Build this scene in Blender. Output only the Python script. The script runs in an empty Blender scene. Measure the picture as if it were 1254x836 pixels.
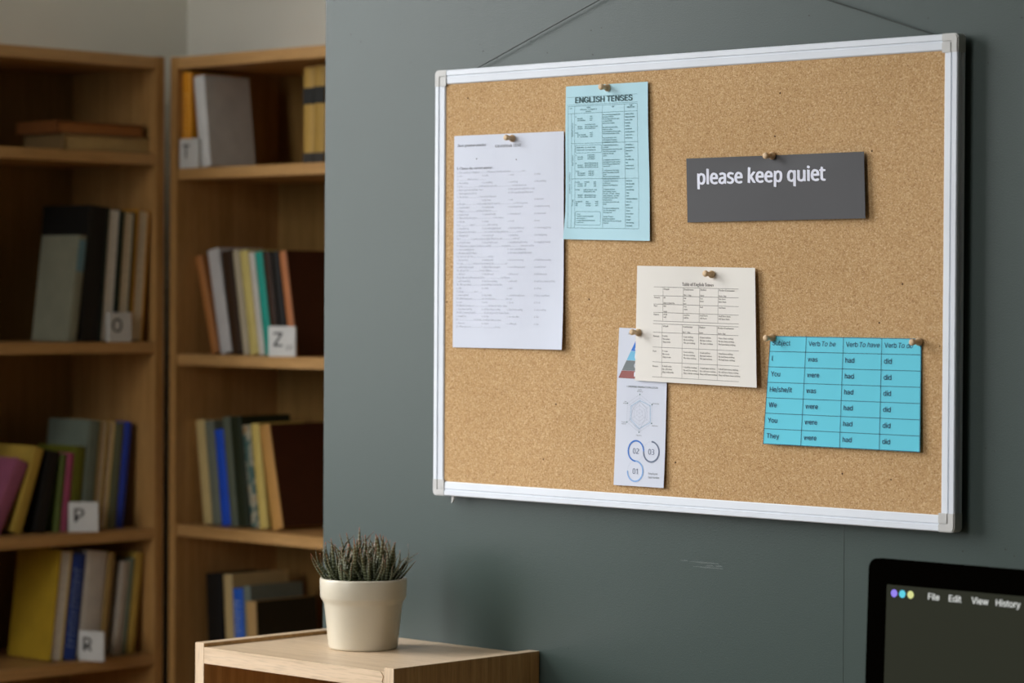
import bpy, bmesh, math, random, os
from mathutils import Vector, Matrix

scene = bpy.context.scene
coll = scene.collection
random.seed(7)
R = math.radians

# ------------------------------------------------------------------ camera
# axes of the room: the grey board wall is the plane y = 0 (its free end at x = 0), z up, metres
cam_d = bpy.data.cameras.new('camera')
cam = bpy.data.objects.new('camera', cam_d)
coll.objects.link(cam)
scene.camera = cam
fw = Vector((-0.69143548, 0.72229223, -0.01452265))
rt = Vector((0.72229866, 0.69155733, 0.00575387))
up = Vector((-0.01419922, 0.00651126, 0.99987799))
M = Matrix((rt, up, -fw)).transposed().to_4x4()
M.translation = Vector((3.13976, -2.87246, 1.54446))
cam.matrix_world = M
cam_d.sensor_width = 36.0
cam_d.lens = 100.478
cam_d.clip_start = 0.05
cam_d.dof.use_dof = True
cam_d.dof.focus_distance = 3.68
cam_d.dof.aperture_fstop = 5.0

# ------------------------------------------------------------------ world: an overcast sky over darker ground
world = bpy.data.worlds.new('overcast_sky')
scene.world = world
world.use_nodes = True
wn = world.node_tree
wn.nodes.clear()
w_out = wn.nodes.new('ShaderNodeOutputWorld')
w_bg = wn.nodes.new('ShaderNodeBackground')
w_tc = wn.nodes.new('ShaderNodeTexCoord')
w_sep = wn.nodes.new('ShaderNodeSeparateXYZ')
w_ramp = wn.nodes.new('ShaderNodeValToRGB')
w_ramp.color_ramp.elements[0].position = 0.47
w_ramp.color_ramp.elements[0].color = (0.26, 0.26, 0.25, 1)
w_ramp.color_ramp.elements[1].position = 0.52
w_ramp.color_ramp.elements[1].color = (0.50, 0.505, 0.52, 1)
_e = w_ramp.color_ramp.elements.new(1.0)
_e.color = (1.65, 1.65, 1.67, 1)
w_map = wn.nodes.new('ShaderNodeMapRange')
w_map.inputs['From Min'].default_value = -1
w_map.inputs['From Max'].default_value = 1
wn.links.new(w_tc.outputs['Generated'], w_sep.inputs[0])
wn.links.new(w_sep.outputs['Z'], w_map.inputs['Value'])
wn.links.new(w_map.outputs['Result'], w_ramp.inputs['Fac'])
wn.links.new(w_ramp.outputs['Color'], w_bg.inputs['Color'])
w_bg.inputs['Strength'].default_value = 22.0
wn.links.new(w_bg.outputs[0], w_out.inputs['Surface'])

# the window of the left wall: y from WY0 to WY1, z from WZ0 to WZ1; a portal guides the sky light through it
WX, WY0, WY1, WZ0, WZ1 = -1.56, -2.75, -0.75, 1.10, 3.6
pl = bpy.data.lights.new('window_portal', 'AREA')
pl.shape = 'RECTANGLE'
pl.size = WZ1 - WZ0
pl.size_y = WY1 - WY0
pl.cycles.is_portal = True
po = bpy.data.objects.new('window_portal', pl)
po.location = (WX - 0.10, (WY0 + WY1) / 2, (WZ0 + WZ1) / 2)
po.rotation_euler = (0, R(-90), 0)
coll.objects.link(po)

# an unseen second window, added behind the camera as frontal fill light
VX0, VX1, VZ0, VZ1, RY = -0.35, 0.75, 1.2, 3.5, -4.3
pl = bpy.data.lights.new('fill_window_portal', 'AREA')
pl.shape = 'RECTANGLE'
pl.size = VX1 - VX0
pl.size_y = VZ1 - VZ0
pl.cycles.is_portal = True
po = bpy.data.objects.new('fill_window_portal', pl)
po.location = ((VX0 + VX1) / 2, RY - 0.12, (VZ0 + VZ1) / 2)
po.rotation_euler = (R(90), 0, 0)
coll.objects.link(po)

scene.view_settings.view_transform = 'Standard'
scene.view_settings.look = 'None'
scene.view_settings.gamma = 1.0
scene.view_settings.use_curve_mapping = False
scene.view_settings.exposure = -0.74


# ------------------------------------------------------------------ materials
def srgb(r, g, b):
    def f(c):
        c /= 255.0
        return c / 12.92 if c <= 0.04045 else ((c + 0.055) / 1.055) ** 2.4
    return (f(r), f(g), f(b), 1.0)


def new_mat(name):
    m = bpy.data.materials.new(name)
    m.use_nodes = True
    nt = m.node_tree
    bsdf = nt.nodes['Principled BSDF']
    return m, nt, bsdf


def add_coords(nt, scale=(1, 1, 1)):
    tc = nt.nodes.new('ShaderNodeTexCoord')
    mp = nt.nodes.new('ShaderNodeMapping')
    mp.inputs['Scale'].default_value = scale
    nt.links.new(tc.outputs['Object'], mp.inputs['Vector'])
    return mp


def noise(nt, vec, scale, detail=2.0, rough=0.5):
    n = nt.nodes.new('ShaderNodeTexNoise')
    n.inputs['Scale'].default_value = scale
    n.inputs['Detail'].default_value = detail
    n.inputs['Roughness'].default_value = rough
    nt.links.new(vec.outputs[0], n.inputs['Vector'])
    return n


def ramp(nt, fac, stops):
    r = nt.nodes.new('ShaderNodeValToRGB')
    els = r.color_ramp.elements
    els[0].position, els[0].color = stops[0]
    els[1].position, els[1].color = stops[-1]
    for p, c in stops[1:-1]:
        e = els.new(p)
        e.color = c
    nt.links.new(fac, r.inputs['Fac'])
    return r


def bump(nt, bsdf, height, strength, dist):
    b = nt.nodes.new('ShaderNodeBump')
    b.inputs['Strength'].default_value = strength
    b.inputs['Distance'].default_value = dist
    nt.links.new(height, b.inputs['Height'])
    nt.links.new(b.outputs[0], bsdf.inputs['Normal'])


def mix(nt, fac, a, b, mode='MIX'):
    m = nt.nodes.new('ShaderNodeMix')
    m.data_type = 'RGBA'
    m.blend_type = mode
    for sock, v in ((m.inputs[0], fac), (m.inputs[6], a), (m.inputs[7], b)):
        if hasattr(v, 'links'):
            nt.links.new(v, sock)
        else:
            sock.default_value = v
    return m.outputs[2]


def plain(name, col, rough=0.6, spec=0.5, metal=0.0, vary=0.06, vscale=30.0, bstr=0.0, coat=0.0):
    m, nt, b = new_mat(name)
    mp = add_coords(nt)
    n = noise(nt, mp, vscale, 3)
    lo = tuple(c * (1 - vary) for c in col[:3]) + (1,)
    hi = tuple(min(1, c * (1 + vary)) for c in col[:3]) + (1,)
    r = ramp(nt, n.outputs['Fac'], [(0.3, lo), (0.7, hi)])
    nt.links.new(r.outputs['Color'], b.inputs['Base Color'])
    b.inputs['Roughness'].default_value = rough
    b.inputs['Specular IOR Level'].default_value = spec
    b.inputs['Metallic'].default_value = metal
    b.inputs['Coat Weight'].default_value = coat
    if bstr:
        n2 = noise(nt, mp, vscale * 12, 3)
        bump(nt, b, n2.outputs['Fac'], bstr, 0.001)
    return m


def wood(name, c0, c1, c2, axis='Z', rough=0.45, freq=1.0):
    m, nt, b = new_mat(name)
    sc = {'X': (0.9, 26, 26), 'Y': (26, 0.9, 26), 'Z': (26, 26, 0.9)}[axis]
    mp = add_coords(nt, tuple(s * freq for s in sc))
    n = noise(nt, mp, 3.0, 6, 0.62)
    n.inputs['Distortion'].default_value = 0.4
    r = ramp(nt, n.outputs['Fac'], [(0.28, c0), (0.5, c1), (0.72, c2)])
    mp2 = add_coords(nt, tuple((s * 9 if s > 5 else s * 14) * freq for s in sc))
    n2 = noise(nt, mp2, 2.0, 2)
    r2 = ramp(nt, n2.outputs['Fac'], [(0.34, (0.82, 0.82, 0.82, 1)), (0.5, (1, 1, 1, 1))])
    nt.links.new(mix(nt, 1.0, r.outputs['Color'], r2.outputs['Color'], 'MULTIPLY'), b.inputs['Base Color'])
    b.inputs['Roughness'].default_value = rough
    b.inputs['Specular IOR Level'].default_value = 0.35
    bump(nt, b, n2.outputs['Fac'], 0.06, 0.0006)
    return m


def wall_paint(name, col, rough, spec, bscale, bstr, vary=0.05):
    m, nt, b = new_mat(name)
    mp = add_coords(nt)
    big = noise(nt, mp, 2.2, 3)
    lo = tuple(c * (1 - vary) for c in col[:3]) + (1,)
    hi = tuple(c * (1 + vary) for c in col[:3]) + (1,)
    r = ramp(nt, big.outputs['Fac'], [(0.3, lo), (0.7, hi)])
    nt.links.new(r.outputs['Color'], b.inputs['Base Color'])
    b.inputs['Roughness'].default_value = rough
    b.inputs['Specular IOR Level'].default_value = spec
    fine = noise(nt, mp, bscale, 4, 0.55)
    bump(nt, b, fine.outputs['Fac'], bstr, 0.0035)
    return m


def cork_mat():
    m, nt, b = new_mat('cork')
    mp = add_coords(nt)
    v = nt.nodes.new('ShaderNodeTexVoronoi')
    v.inputs['Scale'].default_value = 780
    nt.links.new(mp.outputs[0], v.inputs['Vector'])
    sep = nt.nodes.new('ShaderNodeSeparateColor')
    nt.links.new(v.outputs['Color'], sep.inputs[0])
    grains = ramp(nt, sep.outputs[0], [(0.0, (0.34, 0.19, 0.080, 1)), (0.10, (0.45, 0.272, 0.122, 1)), (0.45, (0.52, 0.330, 0.155, 1)),
                                       (0.8, (0.56, 0.370, 0.182, 1)), (1.0, (0.66, 0.48, 0.28, 1))])
    v2 = nt.nodes.new('ShaderNodeTexVoronoi')
    v2.inputs['Scale'].default_value = 460
    nt.links.new(mp.outputs[0], v2.inputs['Vector'])
    sep2 = nt.nodes.new('ShaderNodeSeparateColor')
    nt.links.new(v2.outputs['Color'], sep2.inputs[0])
    coarse = ramp(nt, sep2.outputs[1], [(0.0, (0.88, 0.83, 0.78, 1)), (0.15, (0.97, 0.96, 0.95, 1)), (1.0, (1.06, 1.07, 1.08, 1))])
    c = mix(nt, 1.0, grains.outputs['Color'], coarse.outputs['Color'], 'MULTIPLY')
    # sparse dark pits
    v3 = nt.nodes.new('ShaderNodeTexVoronoi')
    v3.inputs['Scale'].default_value = 42
    nt.links.new(mp.outputs[0], v3.inputs['Vector'])
    sep3 = nt.nodes.new('ShaderNodeSeparateColor')
    nt.links.new(v3.outputs['Color'], sep3.inputs[0])
    lt = nt.nodes.new('ShaderNodeMath'); lt.operation = 'LESS_THAN'
    lt.inputs[1].default_value = 0.055
    nt.links.new(v3.outputs['Distance'], lt.inputs[0])
    gt = nt.nodes.new('ShaderNodeMath'); gt.operation = 'GREATER_THAN'
    gt.inputs[1].default_value = 0.62
    nt.links.new(sep3.outputs[2], gt.inputs[0])
    mu = nt.nodes.new('ShaderNodeMath'); mu.operation = 'MULTIPLY'
    nt.links.new(lt.outputs[0], mu.inputs[0])
    nt.links.new(gt.outputs[0], mu.inputs[1])
    big = noise(nt, mp, 5, 3)
    bigr = ramp(nt, big.outputs['Fac'], [(0.3, (0.94, 0.93, 0.91, 1)), (0.7, (1.04, 1.04, 1.05, 1))])
    c = mix(nt, 1.0, c, bigr.outputs['Color'], 'MULTIPLY')
    nt.links.new(mix(nt, mu.outputs[0], c, (0.07, 0.03, 0.012, 1)), b.inputs['Base Color'])
    b.inputs['Roughness'].default_value = 0.85
    b.inputs['Specular IOR Level'].default_value = 0.2
    bump(nt, b, sep.outputs[1], 0.10, 0.0004)
    return m


def paper_mat(name, col, rough=0.75):
    m, nt, b = new_mat(name)
    mp = add_coords(nt)
    n = noise(nt, mp, 9, 3)
    lo = tuple(c * 0.97 for c in col[:3]) + (1,)
    r = ramp(nt, n.outputs['Fac'], [(0.35, lo), (0.65, col)])
    nt.links.new(r.outputs['Color'], b.inputs['Base Color'])
    b.inputs['Roughness'].default_value = rough
    b.inputs['Specular IOR Level'].default_value = 0.25
    n2 = noise(nt, mp, 26, 2)
    bump(nt, b, n2.outputs['Fac'], 0.10, 0.003)
    return m


def leaf_mat():
    m, nt, b = new_mat('zebra_leaf')
    uv = nt.nodes.new('ShaderNodeUVMap')
    sep = nt.nodes.new('ShaderNodeSeparateXYZ')
    nt.links.new(uv.outputs[0], sep.inputs[0])
    w = nt.nodes.new('ShaderNodeMath'); w.operation = 'MULTIPLY'; w.inputs[1].default_value = 2 * math.pi * 13
    nt.links.new(sep.outputs['Y'], w.inputs[0])
    s = nt.nodes.new('ShaderNodeMath'); s.operation = 'SINE'
    nt.links.new(w.outputs[0], s.inputs[0])
    base = ramp(nt, sep.outputs['Y'], [(0.0, srgb(50, 54, 22)), (0.55, srgb(70, 74, 40)), (0.9, srgb(96, 82, 48)), (1.0, srgb(178, 106, 78))])
    band = ramp(nt, s.outputs[0], [(0.70, (0, 0, 0, 1)), (0.92, (1, 1, 1, 1))])
    nt.links.new(mix(nt, band.outputs['Color'], base.outputs['Color'], srgb(150, 156, 134)), b.inputs['Base Color'])
    b.inputs['Roughness'].default_value = 0.45
    return m


MAT = {
    'grey_wall': wall_paint('grey_green_paint', (0.045, 0.066, 0.058, 1), 0.36, 0.34, 480, 0.10),
    'beige_wall': wall_paint('beige_paint', (0.84, 0.82, 0.73, 1), 0.8, 0.3, 120, 0.15),
    'ceiling': wall_paint('ceiling_white', (0.66, 0.65, 0.62, 1), 0.9, 0.2, 60, 0.1),
    'floor': wood('floor_boards', (0.10, 0.06, 0.03, 1), (0.16, 0.10, 0.055, 1), (0.22, 0.14, 0.08, 1), 'X', 0.4, 0.4),
    'speck': plain('dark_speck', (0.03, 0.034, 0.03, 1), 0.8),
    'scuff': plain('pale_scuff', (0.080, 0.102, 0.095, 1), 0.6),
    'joint': plain('joint_paint', (0.050, 0.069, 0.062, 1), 0.35),
    'cork': cork_mat(),
    'rail': plain('white_aluminium', (0.72, 0.765, 0.82, 1), 0.5, 0.5, 0.0, 0.03, 12),
    'corner': plain('grey_plastic', (0.56, 0.56, 0.54, 1), 0.5, 0.4, 0.0, 0.04, 60),
    'wire': plain('black_cord', (0.035, 0.045, 0.04, 1), 0.6),
    'steel': plain('steel', (0.5, 0.5, 0.5, 1), 0.35, 0.5, 1.0),
    'pin_wood': wood('pin_wood', (0.60, 0.42, 0.23, 1), (0.68, 0.49, 0.29, 1), (0.74, 0.55, 0.35, 1), 'Y', 0.5, 8),
    'paper_white': paper_mat('paper_white', (0.65, 0.69, 0.78, 1)),
    'paper_pale_blue': paper_mat('paper_pale_blue', (0.47, 0.72, 0.80, 1)),
    'paper_cream': paper_mat('paper_cream', (0.79, 0.765, 0.705, 1)),
    'paper_blue': paper_mat('paper_blue', (0.14, 0.63, 0.78, 1)),
    'paper_grey': paper_mat('paper_grey', (0.070, 0.070, 0.074, 1), 0.55),
    'ink_grey': plain('ink_grey', (0.38, 0.395, 0.44, 1), 0.8),
    'ink_mid': plain('ink_mid', (0.25, 0.26, 0.29, 1), 0.8),
    'ink_teal': plain('ink_teal', (0.085, 0.20, 0.22, 1), 0.8),
    'ink_teal_dark': plain('ink_teal_dark', (0.045, 0.105, 0.115, 1), 0.8),
    'ink_brown': plain('ink_brown', (0.21, 0.195, 0.18, 1), 0.8),
    'ink_navy': plain('ink_navy', (0.016, 0.035, 0.10, 1), 0.8),
    'ink_pale': plain('ink_pale', (0.76, 0.78, 0.88, 1), 0.7),
    'ink_line': plain('ink_line', (0.42, 0.47, 0.55, 1), 0.8),
    'pr_blue': plain('print_blue', srgb(42, 112, 198), 0.7),
    'pr_sky': plain('print_sky', srgb(112, 182, 214), 0.7),
    'pr_arc': plain('print_arc_blue', srgb(132, 172, 222), 0.7),
    'pr_grey': plain('print_grey', srgb(112, 120, 122), 0.7),
    'pr_slate': plain('print_slate', srgb(104, 116, 140), 0.7),
    'pr_red': plain('print_brick', srgb(146, 84, 80), 0.7),
    'pr_green': plain('print_green', srgb(30, 110, 100), 0.7),
    'oak_x': wood('oak_x', (0.38, 0.20, 0.062, 1), (0.48, 0.265, 0.092, 1), (0.56, 0.325, 0.125, 1), 'X'),
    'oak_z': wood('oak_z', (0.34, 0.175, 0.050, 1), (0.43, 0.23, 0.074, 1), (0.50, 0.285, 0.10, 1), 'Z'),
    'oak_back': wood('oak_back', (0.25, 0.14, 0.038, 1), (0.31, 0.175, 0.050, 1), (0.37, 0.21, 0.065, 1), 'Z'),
    'light_oak_x': wood('light_oak_x', (0.60, 0.44, 0.28, 1), (0.67, 0.505, 0.335, 1), (0.73, 0.565, 0.39, 1), 'X', 0.4),
    'light_oak_y': wood('light_oak_y', (0.60, 0.44, 0.28, 1), (0.67, 0.505, 0.335, 1), (0.73, 0.565, 0.39, 1), 'Z', 0.4),
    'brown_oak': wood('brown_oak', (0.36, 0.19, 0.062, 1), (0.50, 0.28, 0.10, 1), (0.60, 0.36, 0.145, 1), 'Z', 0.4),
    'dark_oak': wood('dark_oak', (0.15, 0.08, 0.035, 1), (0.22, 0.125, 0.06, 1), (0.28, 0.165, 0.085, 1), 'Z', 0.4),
    'pot': plain('cream_ceramic', (0.62, 0.57, 0.45, 1), 0.27, 0.4, 0.0, 0.02, 20, 0.02, 0.0),
    'soil': plain('soil', (0.03, 0.02, 0.012, 1), 0.95, 0.2, 0.0, 0.5, 300, 0.8),
    'leaf': leaf_mat(),
    'bezel': plain('black_frame', (0.0012, 0.0010, 0.0006, 1), 0.5, 0.0),
    'alu': plain('aluminium', (0.62, 0.62, 0.63, 1), 0.35, 0.5, 0.9),
    'desk': wood('desk_wood', (0.50, 0.36, 0.22, 1), (0.57, 0.42, 0.27, 1), (0.63, 0.48, 0.32, 1), 'X', 0.45),
    'desk_leg': plain('desk_leg_white', (0.6, 0.6, 0.6, 1), 0.5),
    'tile': plain('tile_white', (0.62, 0.615, 0.58, 1), 0.5, 0.4),
    'tile_ink': plain('tile_ink', (0.02, 0.02, 0.018, 1), 0.6),
    'pages': plain('book_pages', (0.58, 0.49, 0.34, 1), 0.9, 0.1, 0.0, 0.12, 200),
    'pages_white': plain('book_pages_white', (0.62, 0.58, 0.49, 1), 0.9, 0.1, 0.0, 0.1, 200),
    'frame_white': plain('window_white', (0.75, 0.75, 0.74, 1), 0.4),
}


def emit_mat(name, col, strength, rough=0.15):
    m, nt, b = new_mat(name)
    b.inputs['Base Color'].default_value = (0.004, 0.004, 0.004, 1)
    b.inputs['Roughness'].default_value = rough
    b.inputs['Specular IOR Level'].default_value = 0.08
    b.inputs['Emission Color'].default_value = col
    b.inputs['Emission Strength'].default_value = strength
    return m


MAT['screen'] = emit_mat('screen_image', srgb(58, 60, 46), 0.85, 0.3)
MAT['scr_text'] = emit_mat('screen_text', srgb(214, 216, 212), 1.7)
MAT['scr_purple'] = emit_mat('screen_purple', srgb(150, 132, 240), 1.75)
MAT['scr_cyan'] = emit_mat('screen_cyan', srgb(96, 206, 226), 1.75)
MAT['scr_yellow'] = emit_mat('screen_yellow', srgb(214, 218, 146), 1.75)

_cov = {}


def cover_mat(col, rough=0.55):
    k = (tuple(col), rough)
    if k not in _cov:
        _cov[k] = plain('book_cover', srgb(*col), rough, 0.35, 0, 0.08, 25, 0.1)
    return _cov[k]


def pattern_mat():
    m, nt, b = new_mat('patterned_cover')
    mp = add_coords(nt)
    n = noise(nt, mp, 45, 2)
    r = ramp(nt, n.outputs['Fac'], [(0.40, srgb(60, 96, 90)), (0.47, srgb(150, 150, 130)), (0.56, srgb(176, 166, 138)), (0.64, srgb(150, 116, 70))])
    r.color_ramp.interpolation = 'CONSTANT'
    nt.links.new(r.outputs['Color'], b.inputs['Base Color'])
    b.inputs['Roughness'].default_value = 0.6
    return m


MAT['pattern'] = pattern_mat()


# ------------------------------------------------------------------ object helpers
def tag(o, label=None, cat=None, group=None, kind=None):
    if label: o['label'] = label
    if cat: o['category'] = cat
    if group: o['group'] = group
    if kind: o['kind'] = kind
    return o


def empty(name, loc=(0, 0, 0), rot=(0, 0, 0)):
    o = bpy.data.objects.new(name, None)
    o.location = loc
    o.rotation_euler = rot
    o.empty_display_size = 0.05
    coll.objects.link(o)
    return o


def mesh_obj(name, bm, mat, parent=None, smooth=False):
    me = bpy.data.meshes.new(name)
    bm.normal_update()
    bm.to_mesh(me)
    bm.free()
    if smooth:
        for p in me.polygons:
            p.use_smooth = True
    me.materials.append(MAT[mat] if isinstance(mat, str) else mat)
    o = bpy.data.objects.new(name, me)
    coll.objects.link(o)
    o.parent = parent
    return o


def add_box(bm, x0, x1, y0, y1, z0, z1, bev=0.0):
    vs = [bm.verts.new(c) for c in ((x0, y0, z0), (x1, y0, z0), (x1, y1, z0), (x0, y1, z0), (x0, y0, z1), (x1, y0, z1), (x1, y1, z1), (x0, y1, z1))]
    fs = [bm.faces.new([vs[i] for i in f]) for f in ((0, 3, 2, 1), (4, 5, 6, 7), (0, 1, 5, 4), (1, 2, 6, 5), (2, 3, 7, 6), (3, 0, 4, 7))]
    if bev:
        es = list({e for f in fs for e in f.edges})
        bmesh.ops.bevel(bm, geom=es, offset=bev, segments=2, affect='EDGES')


def box(name, b, mat, parent=None, bev=0.0):
    bm = bmesh.new()
    add_box(bm, *b, bev)
    return mesh_obj(name, bm, mat, parent)


def prism(bm, pts, f0, f1):
    """closed outline pts, f0 / f1 map a 2-D point to the two end positions"""
    a = [bm.verts.new(f0(p)) for p in pts]
    b = [bm.verts.new(f1(p)) for p in pts]
    n = len(pts)
    bm.faces.new(a)
    bm.faces.new(b[::-1])
    for i in range(n):
        j = (i + 1) % n
        bm.faces.new((a[i], b[i], b[j], a[j]))
    bmesh.ops.recalc_face_normals(bm, faces=bm.faces)


def lathe(bm, prof, seg, axis='Z'):
    rings = []
    for r, h in prof:
        ring = []
        for i in range(seg):
            t = 2 * math.pi * i / seg
            c, s = math.cos(t) * r, math.sin(t) * r
            ring.append(bm.verts.new((c, s, h) if axis == 'Z' else (c, -h, s)))
        rings.append(ring)
    for a, b in zip(rings, rings[1:]):
        for i in range(seg):
            j = (i + 1) % seg
            bm.faces.new((a[i], a[j], b[j], b[i]))
    bm.faces.new(rings[0][::-1])
    bm.faces.new(rings[-1])
    bmesh.ops.recalc_face_normals(bm, faces=bm.faces)


def tube(bm, pts, r, seg=8):
    pts = [Vector(p) for p in pts]
    rings = []
    for i, p in enumerate(pts):
        d = (pts[min(i + 1, len(pts) - 1)] - pts[max(i - 1, 0)]).normalized()
        u = d.orthogonal().normalized()
        v = d.cross(u)
        rings.append([bm.verts.new(p + r * (math.cos(2 * math.pi * k / seg) * u + math.sin(2 * math.pi * k / seg) * v)) for k in range(seg)])
    for a, b in zip(rings, rings[1:]):
        for i in range(seg):
            j = (i + 1) % seg
            bm.faces.new((a[i], a[j], b[j], b[i]))
    bm.faces.new(rings[0][::-1])
    bm.faces.new(rings[-1])
    bmesh.ops.recalc_face_normals(bm, faces=bm.faces)


# ------------------------------------------------------------------ text helpers
_fonts = {}
_em = {}


def get_font(key):
    if key not in _fonts:
        f = None
        fn = {'sans': 'Inter.woff2', 'noto': 'NotoSansMath-Regular.woff2'}.get(key)
        try:
            f = bpy.data.fonts.load(os.path.join(bpy.utils.system_resource('DATAFILES'), 'fonts', fn))
        except Exception:
            f = None
        _fonts[key] = f
    return _fonts[key]


def serif(s, style):
    out = []
    for ch in s:
        o = ord(ch)
        if style == 'bold' and 'A' <= ch <= 'Z': o = 0x1D400 + o - 65
        elif style == 'bold' and 'a' <= ch <= 'z': o = 0x1D41A + o - 97
        elif style == 'italic' and 'A' <= ch <= 'Z': o = 0x1D434 + o - 65
        elif style == 'italic' and ch == 'h': o = 0x210E
        elif style == 'italic' and 'a' <= ch <= 'z': o = 0x1D44E + o - 97
        out.append(chr(o))
    return ''.join(out)


def text_polys(s, size, font='sans', bold=0.0, shear=0.0, res=2, sx=1.0):
    """-> list of verts (x, y up), list of faces, width"""
    cu = bpy.data.curves.new('txt', 'FONT')
    cu.body = s
    cu.size = 1.0
    cu.resolution_u = res
    cu.shear = shear
    f = get_font(font)
    if f: cu.font = f
    ob = bpy.data.objects.new('txt', cu)
    if font not in _em:          # make `size` the em: a capital H is 0.72 em high
        cu.body = 'H'
        me = ob.to_mesh()
        _em[font] = 0.72 / max(v.co.y for v in me.vertices)
        ob.to_mesh_clear()
        cu.body = s
    q = size * _em[font]
    me = ob.to_mesh()
    vs = [(v.co.x * q * sx, v.co.y * q, 0) for v in me.vertices]
    fs = [tuple(p.vertices) for p in me.polygons]
    ob.to_mesh_clear()
    bpy.data.objects.remove(ob)
    bpy.data.curves.remove(cu)
    if bold > 0:                 # heavier strokes: the same outlines set again a hair to the sides
        v0, f0 = list(vs), list(fs)
        e = bold * size
        lay = 0
        for dx, dy in ((-e, 0), (e, 0), (-e * .7, e * .5), (e * .7, -e * .5)):
            n0 = len(vs)
            lay += 1
            vs += [(x + dx, y + dy, lay) for x, y, _ in v0]
            fs += [tuple(i + n0 for i in ff) for ff in f0]
    w = (max(v[0] for v in vs) - min(v[0] for v in vs)) if vs else 0
    return vs, fs, w


class Ink:
    """flat print collected in sheet coordinates: x to the right, y DOWN from the sheet's top, metres"""
    def __init__(self):
        self.v, self.f = [], []

    def add(self, vs, fs):
        n = len(self.v)
        self.v += [v if len(v) == 3 else (v[0], v[1], 0) for v in vs]     # third value: layer, so overlaps never coincide
        self.f += [tuple(i + n for i in f) for f in fs]

    def text(self, s, x, y, size, font='sans', bold=0.0, shear=0.0, res=2, sx=1.0, align='L', fit=None, rot=0):
        vs, fs, w = text_polys(s, size, font, bold, shear, res, sx)
        if not vs: return 0
        m = min(v[0] for v in vs)
        k = fit / w if fit else 1.0
        off = {'L': 0, 'C': -w * k / 2, 'R': -w * k}[align]
        if rot:
            vs = [(x - b, y - ((a - m) * k + off), l) for a, b, l in vs]
        else:
            vs = [(x + off + (a - m) * k, y - b, l) for a, b, l in vs]
        self.add(vs, fs)
        return w * k

    def line(self, x0, y0, x1, y1, t, n=8):
        dx, dy = x1 - x0, y1 - y0
        l = math.hypot(dx, dy)
        nx, ny = -dy / l * t / 2, dx / l * t / 2
        vs, fs = [], []
        for i in range(n + 1):
            a = i / n
            px, py = x0 + dx * a, y0 + dy * a
            vs += [(px + nx, py + ny), (px - nx, py - ny)]
        for i in range(n):
            fs.append((2 * i, 2 * i + 1, 2 * i + 3, 2 * i + 2))
        self.add(vs, fs)

    def arc(self, cx, cy, r, t, a0, a1, n=40):
        vs, fs = [], []
        for i in range(n + 1):
            a = R(a0 + (a1 - a0) * i / n)
            for rr in (r - t / 2, r + t / 2):
                vs.append((cx + rr * math.cos(a), cy - rr * math.sin(a)))
        for i in range(n):
            fs.append((2 * i, 2 * i + 1, 2 * i + 3, 2 * i + 2))
        self.add(vs, fs)

    def poly(self, pts):
        self.add(list(pts), [tuple(range(len(pts)))])

    def disc(self, cx, cy, r, n=20):
        self.poly([(cx + r * math.cos(2 * math.pi * i / n), cy + r * math.sin(2 * math.pi * i / n)) for i in range(n)])


# ================================================================== THE SETTING
def struct(name, bm, mat, label=None):
    o = mesh_obj(name, bm, mat)
    o['kind'] = 'structure'
    if label: o['label'] = label
    return o


RX, RZ = 4.6, 3.7
bm = bmesh.new(); add_box(bm, -1.80, RX + .15, RY - .15, 1.20, -0.12, 0.0)
struct('floor', bm, 'floor', 'brown wooden floor of the room')
bm = bmesh.new(); add_box(bm, -1.80, RX + .15, RY - .15, 1.20, RZ, RZ + .12)
struct('ceiling', bm, 'ceiling', 'white ceiling of the room')
bm = bmesh.new(); add_box(bm, 0.0, RX, 0.0, 0.16, 0.0, RZ)
es = [e for e in bm.edges if all(abs(v.co.x) < 1e-6 and abs(v.co.y) < 1e-6 for v in e.verts)]
bmesh.ops.bevel(bm, geom=es, offset=0.004, segments=3, affect='EDGES')
grey_wall = struct('wall_front', bm, 'grey_wall', 'grey green painted wall carrying the cork board')
bm = bmesh.new(); add_box(bm, WX - .14, RX, 1.035, 1.175, 0.0, RZ)
struct('wall_back', bm, 'beige_wall', 'beige wall behind the right bookcase')
bm = bmesh.new(); add_box(bm, 1.5, 1.62, 0.16, 1.035, 0.0, RZ)
struct('wall_niche', bm, 'beige_wall', 'beige wall closing the space behind the grey wall')
bm = bmesh.new()
add_box(bm, WX - .14, WX, WY1 + .30, 1.035, 0, RZ)
struct('wall_alcove', bm, 'beige_wall', 'beige wall behind the left bookcase')
bm = bmesh.new()
add_box(bm, WX - .14, WX, RY, WY0, 0, RZ)
add_box(bm, WX - .14, WX, WY1, WY1 + .30, 0, RZ)
add_box(bm, WX - .14, WX, WY0, WY1, 0, WZ0)
add_box(bm, WX - .14, WX, WY0, WY1, WZ1, RZ)
struct('wall_left', bm, 'grey_wall', 'grey green wall at the left of the room, with a window')
bm = bmesh.new(); add_box(bm, RX, RX + .15, RY, 1.175, 0, RZ)
struct('wall_right', bm, 'grey_wall', 'grey green wall at the right of the room')
bm = bmesh.new()
add_box(bm, WX - .14, VX0, RY - .15, RY, 0, RZ)
add_box(bm, VX1, RX, RY - .15, RY, 0, RZ)
add_box(bm, VX0, VX1, RY - .15, RY, 0, VZ0)
add_box(bm, VX0, VX1, RY - .15, RY, VZ1, RZ)
struct('wall_rear', bm, 'grey_wall', 'grey green wall behind the camera')
win = empty('window_1', (WX - .07, (WY0 + WY1) / 2, WZ0))
tag(win, 'tall white framed window in the left wall', None, None, 'structure')
hw, hh = (WY1 - WY0) / 2, WZ1 - WZ0
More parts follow.
